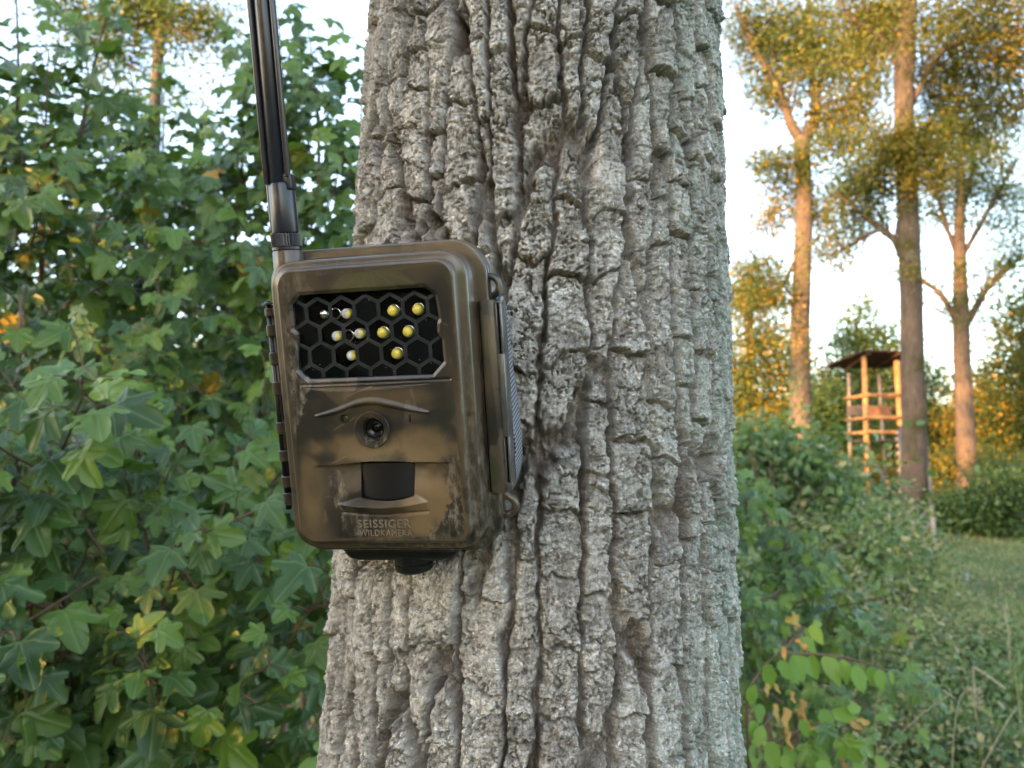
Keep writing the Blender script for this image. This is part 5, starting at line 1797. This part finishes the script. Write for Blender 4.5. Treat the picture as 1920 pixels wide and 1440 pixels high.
# grass blades
def blades(n, xr_, yr_, dens, hfun, wid, mat, label, tone_off=0):
    X_, Y_ = field(n, xr_, yr_, dens)
    n_ = len(X_)
    Hh = hfun(X_, Y_) * rng.uniform(.5, 1.2, n_)
    a_ = rng.uniform(0, 2 * np.pi, n_); be = rng.uniform(.15, .8, n_)
    dx, dy = np.cos(a_), np.sin(a_); sx_, sy_ = -dy, dx
    Z0 = gz(X_, Y_) - .01
    V_ = np.zeros((n_, 7, 3))
    for i, (t_, ww) in enumerate(((0, 1), (.45, .85), (.8, .5))):
        cx_ = X_ + dx * Hh * be * t_ ** 2; cy_ = Y_ + dy * Hh * be * t_ ** 2; cz_ = Z0 + Hh * t_ * (1 - .25 * be * t_)
        for s_, k in ((1, 0), (-1, 1)):
            V_[:, i * 2 + k, 0] = cx_ + s_ * sx_ * wid * ww; V_[:, i * 2 + k, 1] = cy_ + s_ * sy_ * wid * ww; V_[:, i * 2 + k, 2] = cz_
    V_[:, 6, 0] = X_ + dx * Hh * be; V_[:, 6, 1] = Y_ + dy * Hh * be; V_[:, 6, 2] = Z0 + Hh * (1 - .25 * be)
    Fq = np.array([(0, 1, 3, 2), (2, 3, 5, 4), (4, 5, 6, 6)])
    Fc = np.array([(0, 1, 3), (0, 3, 2), (2, 3, 5), (2, 5, 4), (4, 5, 6)])
    Fa = (Fc[None] + (np.arange(n_) * 7)[:, None, None]).reshape(-1, 3)
    to = np.clip(.4 + tone_off + .9 * vnoise(X_ * .9, Y_ * .9, 309) + rng.normal(0, .2, n_), .01, .99)
    o = link('grass', np_mesh('grass', V_.reshape(-1, 3), Fa, True, attrs={'tone': np.repeat(to, 7)}), mat)
    tag(o, label, kind='stuff')
    return o


blades(60000, (.6, 9.5), (2.6, 14.5), lambda a, b: np.where(a > path_x(b) - .4, np.clip(1.3 - b / 16, .4, 1), .25), lambda a, b: np.where(a > path_x(b), .07 + .05 * vnoise(a * 2, b * 2, 3), .30), .0042, M['grass'],
       'short green grass of the mown path and between the weeds')

blades(26000, (.3, 7.5), (2.2, 10.5), lambda a, b: np.where(a > path_x(b) - .1, .06, .75) * np.clip(.5 + 1.6 * vnoise(a * 1.3, b * 1.3, 411), .05, 1), lambda a, b: veg_h(a, b) * 1.25 + .08, .0022, M['grass'],
       'tall thin pale grass growing up through the weeds', .38)
# dry stalks that stand out one by one
def stalk(pts, Y0, label, rad_=.0022, head=False):
    P_ = curve_pts_any(np.array([tuple(at(a, b, Y0)) for a, b in pts]), 18)
    base = Vector(P_[0])
    root = empty('grass_stalk', base); tag(root, label, 'dry stalk', 'dry grass stalks in the weeds')
    P2 = [Vector(p) - base for p in P_]
    mb = MB(); mb.tube([Vector((P2[0].x, P2[0].y, -base.z + .0))] + P2 if base.z > .02 else P2, [rad_] * (len(P2) + (1 if base.z > .02 else 0)), 5)
    mb.build('stalk', M['drystalk'], root)
    if head:
        mb = MB()
        for i in range(10, 18):
            for s_ in (-1, 1):
                d = Vector((s_ * .5, random.uniform(-.3, .3), .4)).normalized() * .014
                mb.tube([P2[i], P2[i] + d, P2[i] + d * 1.6], [.0012, .002, .0006], 5, False)
        o = mb.build('seed_head', M['drystalk'], root); o['kind'] = 'stuff'
stalk([(1785, 1440), (1790, 1360), (1800, 1310), (1815, 1295), (1830, 1300), (1838, 1330)], 2.6, 'dry stalk bent over like a hook at lower right', .0017, True)
stalk([(1640, 1440), (1690, 1375), (1740, 1330), (1785, 1300)], 2.5, 'straight dry stalk leaning right beside the hooked one', .0016)
stalk([(1560, 1340), (1640, 1315), (1700, 1300), (1760, 1292), (1790, 1310)], 2.4, 'long thin stalk lying almost level over the weeds', .0018)
stalk([(1825, 1250), (1855, 1270), (1885, 1292)], 3.2, 'short pale stalk lying slanted over grass near the right edge', .004)
stalk([(1840, 1440), (1865, 1395), (1890, 1350), (1905, 1330)], 2.6, 'dry stalk leaning right in the lower right corner', .002)
stalk([(1590, 1120), (1595, 1095), (1610, 1088), (1622, 1100), (1628, 1140), (1632, 1180)], 4.2, 'pale arching stalk over the bush below the stand', .004)
stalk([(1620, 1330), (1618, 1280), (1612, 1235), (1615, 1210)], 2.4, 'upright thin stalk behind the oval leaf twig', .0016)
stalk([(1640, 1320), (1638, 1270), (1636, 1230)], 2.45, 'upright thin stalk right behind the hanging oval leaves', .0016)
stalk([(1893, 1220), (1890, 1180), (1884, 1150), (1888, 1130)], 4.0, 'upright green stalk near the right edge of the grass', .003)
# pale stake in the grass
sp_ = at(1814, 1120, 9.0)
stk = empty('marker_stake', (sp_.x, sp_.y, 0)); tag(stk, 'thin pale stake with white cap standing in the grass path', 'stake')
zt = at(1814, 1078, 9.0).z
mb = MB(); mb.tube([(0, 0, -.1), (0, 0, zt - .03)], [.022, .02], 8); mb.build('pole', M['stake'], stk)
mb = MB(); lathe(mb, [(.001, zt - .04), (.020, zt - .04), (.021, zt), (.014, zt + .015), (.001, zt + .02)], 0, 0, 10, 'z'); mb.build('cap', plain('white_cap', (.34, .35, .34)), stk)

# ------------------------------------------------------------------ near twigs with oval leaves
OVAL = [leaf_template('oval', .12, .12, 60 + k) for k in range(4)]
OV_ME = []; DRY_ME = []
for tm in OVAL:
    a_ = tmpl_mesh('leaf', tm); a_.materials.append(M['bright']); OV_ME.append(a_)
    tm2 = (tm[0] * np.array([1, 1, 1]) + np.column_stack([np.zeros(len(tm[0])), np.zeros(len(tm[0])), .16 * np.sin(tm[0][:, 1] * 9) + .5 * np.abs(tm[0][:, 0])]), tm[1], tm[2])
    tm2[0][:, 0] *= .62
    a_ = tmpl_mesh('leaf', tm2); a_.materials.append(M['dry']); DRY_ME.append(a_)
def oval_bush(label, Yb, twigs, leaves, seed):
    rg = np.random.default_rng(seed)
    b0 = at(twigs[0][0][0], twigs[0][0][1], Yb)
    base = Vector((b0.x, b0.y, 0)); root = empty('dogwood_bush', base); tag(root, label, 'bush', 'twiggy bushes with oval leaves by the trunk')
    inv = Matrix.Translation(-base)
    for i, tw_ in enumerate(twigs):
        P_ = [Vector(p) for p in curve_pts_any(np.array([tuple(at(a, b, Yb + .03 * j)) for j, (a, b) in enumerate(tw_)]), 14)]
        r0 = .0028
        if i == 0: P_ = [Vector((P_[0].x, P_[0].y, 0))] + P_
        mb = MB(); mb.tube(P_, list(np.linspace(r0, .0012, len(P_))), 6)
        o = mb.build('twig', M['twig'], root); o.matrix_parent_inverse = inv
    for (a, b, ang, L_, kind, face) in leaves:
        Yl = Yb + rg.uniform(-.03, .05)
        p = at(a, b, Yl)
        tip = RT * math.sin(R(ang)) - UP * math.cos(R(ang)) + Vector((0, rg.uniform(-.4, .1), 0))
        nrm = Vector((rg.normal(0, .25) + face, -1, .45 + rg.normal(0, .2)))
        fr = frames(unit(np.array([tuple(nrm)])), unit(np.array([tuple(tip)])))[0]
        s_ = L_ / F * Yb
        me_ = (MAPLE_ME if kind == 'm' else DRY_ME if kind == 'd' else OV_ME)
        me_ = me_[int(rg.integers(0, len(me_)))]
        o = bpy.data.objects.new('leaf', me_); COL.objects.link(o); o.parent = root; o.matrix_parent_inverse = inv
        o.matrix_basis = Matrix([[*(fr[r_] * s_), p[r_]] for r_ in range(3)] + [[0, 0, 0, 1]])
        if kind == 'd': o['label'] = 'withered orange brown leaf'


oval_bush('twiggy bush with paired bright oval leaves hanging beside the trunk', 1.5,
          [[(1400, 1300), (1425, 1260), (1470, 1215), (1510, 1185), (1530, 1170)], [(1462, 1225), (1520, 1226), (1580, 1232), (1640, 1248), (1672, 1262)], [(1410, 1290), (1440, 1300), (1470, 1320)]],
          [(1508, 1182, 70, 34, 'o', .3), (1520, 1172, 30, 38, 'o', 0), (1524, 1170, 95, 26, 'o', .4), (1505, 1195, 50, 44, 'o', .2), (1488, 1226, 10, 52, 'o', 0), (1492, 1228, 25, 48, 'o', .3),
           (1520, 1228, 20, 44, 'o', -.6), (1545, 1230, 22, 58, 'o', .1), (1580, 1236, 15, 44, 'o', -.6), (1603, 1246, 5, 50, 'o', .1), (1632, 1250, 12, 34, 'o', -.5), (1650, 1254, 0, 38, 'o', .2),
           (1668, 1258, 15, 26, 'o', .8), (1440, 1245, 5, 46, 'o', -.1), (1460, 1240, 35, 40, 'o', .2), (1476, 1255, 40, 34, 'o', .5), (1468, 1212, 0, 26, 'd', 0), (1490, 1202, 60, 28, 'd', .3),
           (1436, 1280, -10, 26, 'd', .2), (1450, 1280, 30, 24, 'd', 0), (1480, 1295, 30, 26, 'd', .4), (1500, 1205, 40, 20, 'd', .2), (1415, 1285, -20, 36, 'o', 0), (1402, 1300, 20, 32, 'o', .3)], 71)
oval_bush('low twiggy bush with withered orange leaves at the lower right of the trunk', 1.45,
          [[(1400, 1440), (1440, 1400), (1500, 1370), (1560, 1350), (1610, 1350)], [(1500, 1372), (1540, 1392), (1580, 1420)], [(1420, 1420), (1425, 1380), (1440, 1350), (1460, 1330)]],
          [(1500, 1310, 10, 40, 'd', .2), (1470, 1325, -15, 46, 'd', .1), (1490, 1330, 25, 44, 'd', .4), (1450, 1320, 5, 32, 'd', 0), (1470, 1370, 10, 36, 'd', .4), (1585, 1352, 70, 34, 'd', .3), (1605, 1350, 85, 34, 'd', .2),
           (1540, 1330, 15, 52, 'o', 0), (1520, 1370, 20, 46, 'o', .2), (1560, 1335, 80, 46, 'o', -.4), (1590, 1330, 100, 36, 'o', .5), (1445, 1390, 10, 54, 'o', 0), (1480, 1395, 0, 44, 'o', .2), (1430, 1360, -20, 40, 'o', .2),
           (1510, 1395, 20, 44, 'm', .1), (1545, 1360, 10, 44, 'm', .3), (1580, 1385, 35, 48, 'm', .1), (1610, 1395, 60, 38, 'm', 0), (1600, 1425, 30, 40, 'o', .1), (1460, 1425, 80, 44, 'o', 0), (1540, 1410, 10, 40, 'o', .3),
           (1415, 1395, -10, 44, 'o', .1), (1570, 1420, 45, 32, 'd', .1), (1530, 1430, 60, 42, 'o', 0), (1640, 1420, 60, 34, 'o', .3), (1410, 1350, 10, 40, 'o', .3), (1425, 1320, -10, 34, 'o', 0), (1500, 1350, 30, 36, 'o', .3)], 72)

# ------------------------------------------------------------------ the wood behind the photographer that keeps the evening sun off the foreground
rb = np.random.default_rng(5)
nW = 9000
wv = rb.uniform(-5.9, 9.5, nW); dv = rb.uniform(-17, -12.5, nW)
top_ = 13.6 + 1.6 * np.sin(wv * 1.3) + .8 * np.sin(wv * 3.1)
hv = top_ * rb.random(nW) ** .9
Xw = dv / math.sqrt(2) + wv / math.sqrt(2); Yw = dv / math.sqrt(2) - wv / math.sqrt(2)
P = np.stack([Xw, Yw, hv], 1)
wd = quads('woodland', P, frames(unit(rb.normal(0, 1, (nW, 3)) + np.array([0, 0, .4])), unit(rb.normal(0, 1, (nW, 3)))), rb.uniform(.45, .95, nW), rb.random(nW) * .6, M['hedge'], None, (0, 0, 0))
tag(wd, 'dense wood behind the photographer', kind='stuff')

# far wood that closes the clearing, seen low between the trunks
rf = np.random.default_rng(6)
nF = 42000
Xf = rf.uniform(-70, 95, nF); Yf = 62 + rf.uniform(-2.5, 2.5, nF) + .0015 * Xf ** 2
tp_f = np.where(Xf < 12, 9.5, 4.6) + 2.2 * vnoise(Xf / 4.5, Xf * 0, 501) + 1.2 * vnoise(Xf / 1.3, Xf * 0, 503)
P = np.stack([Xf, Yf, tp_f * rf.random(nF) ** .8], 1)
fw = quads('woodland', P, frames(unit(rf.normal(0, .7, (nF, 3)) + np.array([0, -.4, .5])), unit(rf.normal(0, 1, (nF, 3)))), rf.uniform(.7, 1.35, nF),
           np.clip(.4 + .9 * vnoise(Xf / 5, P[:, 2] / 3, 505) + rf.normal(0, .12, nF), .01, .99), M['green'], None, (0, 0, 0))
tag(fw, 'far green wood closing the clearing behind the stand', kind='stuff')
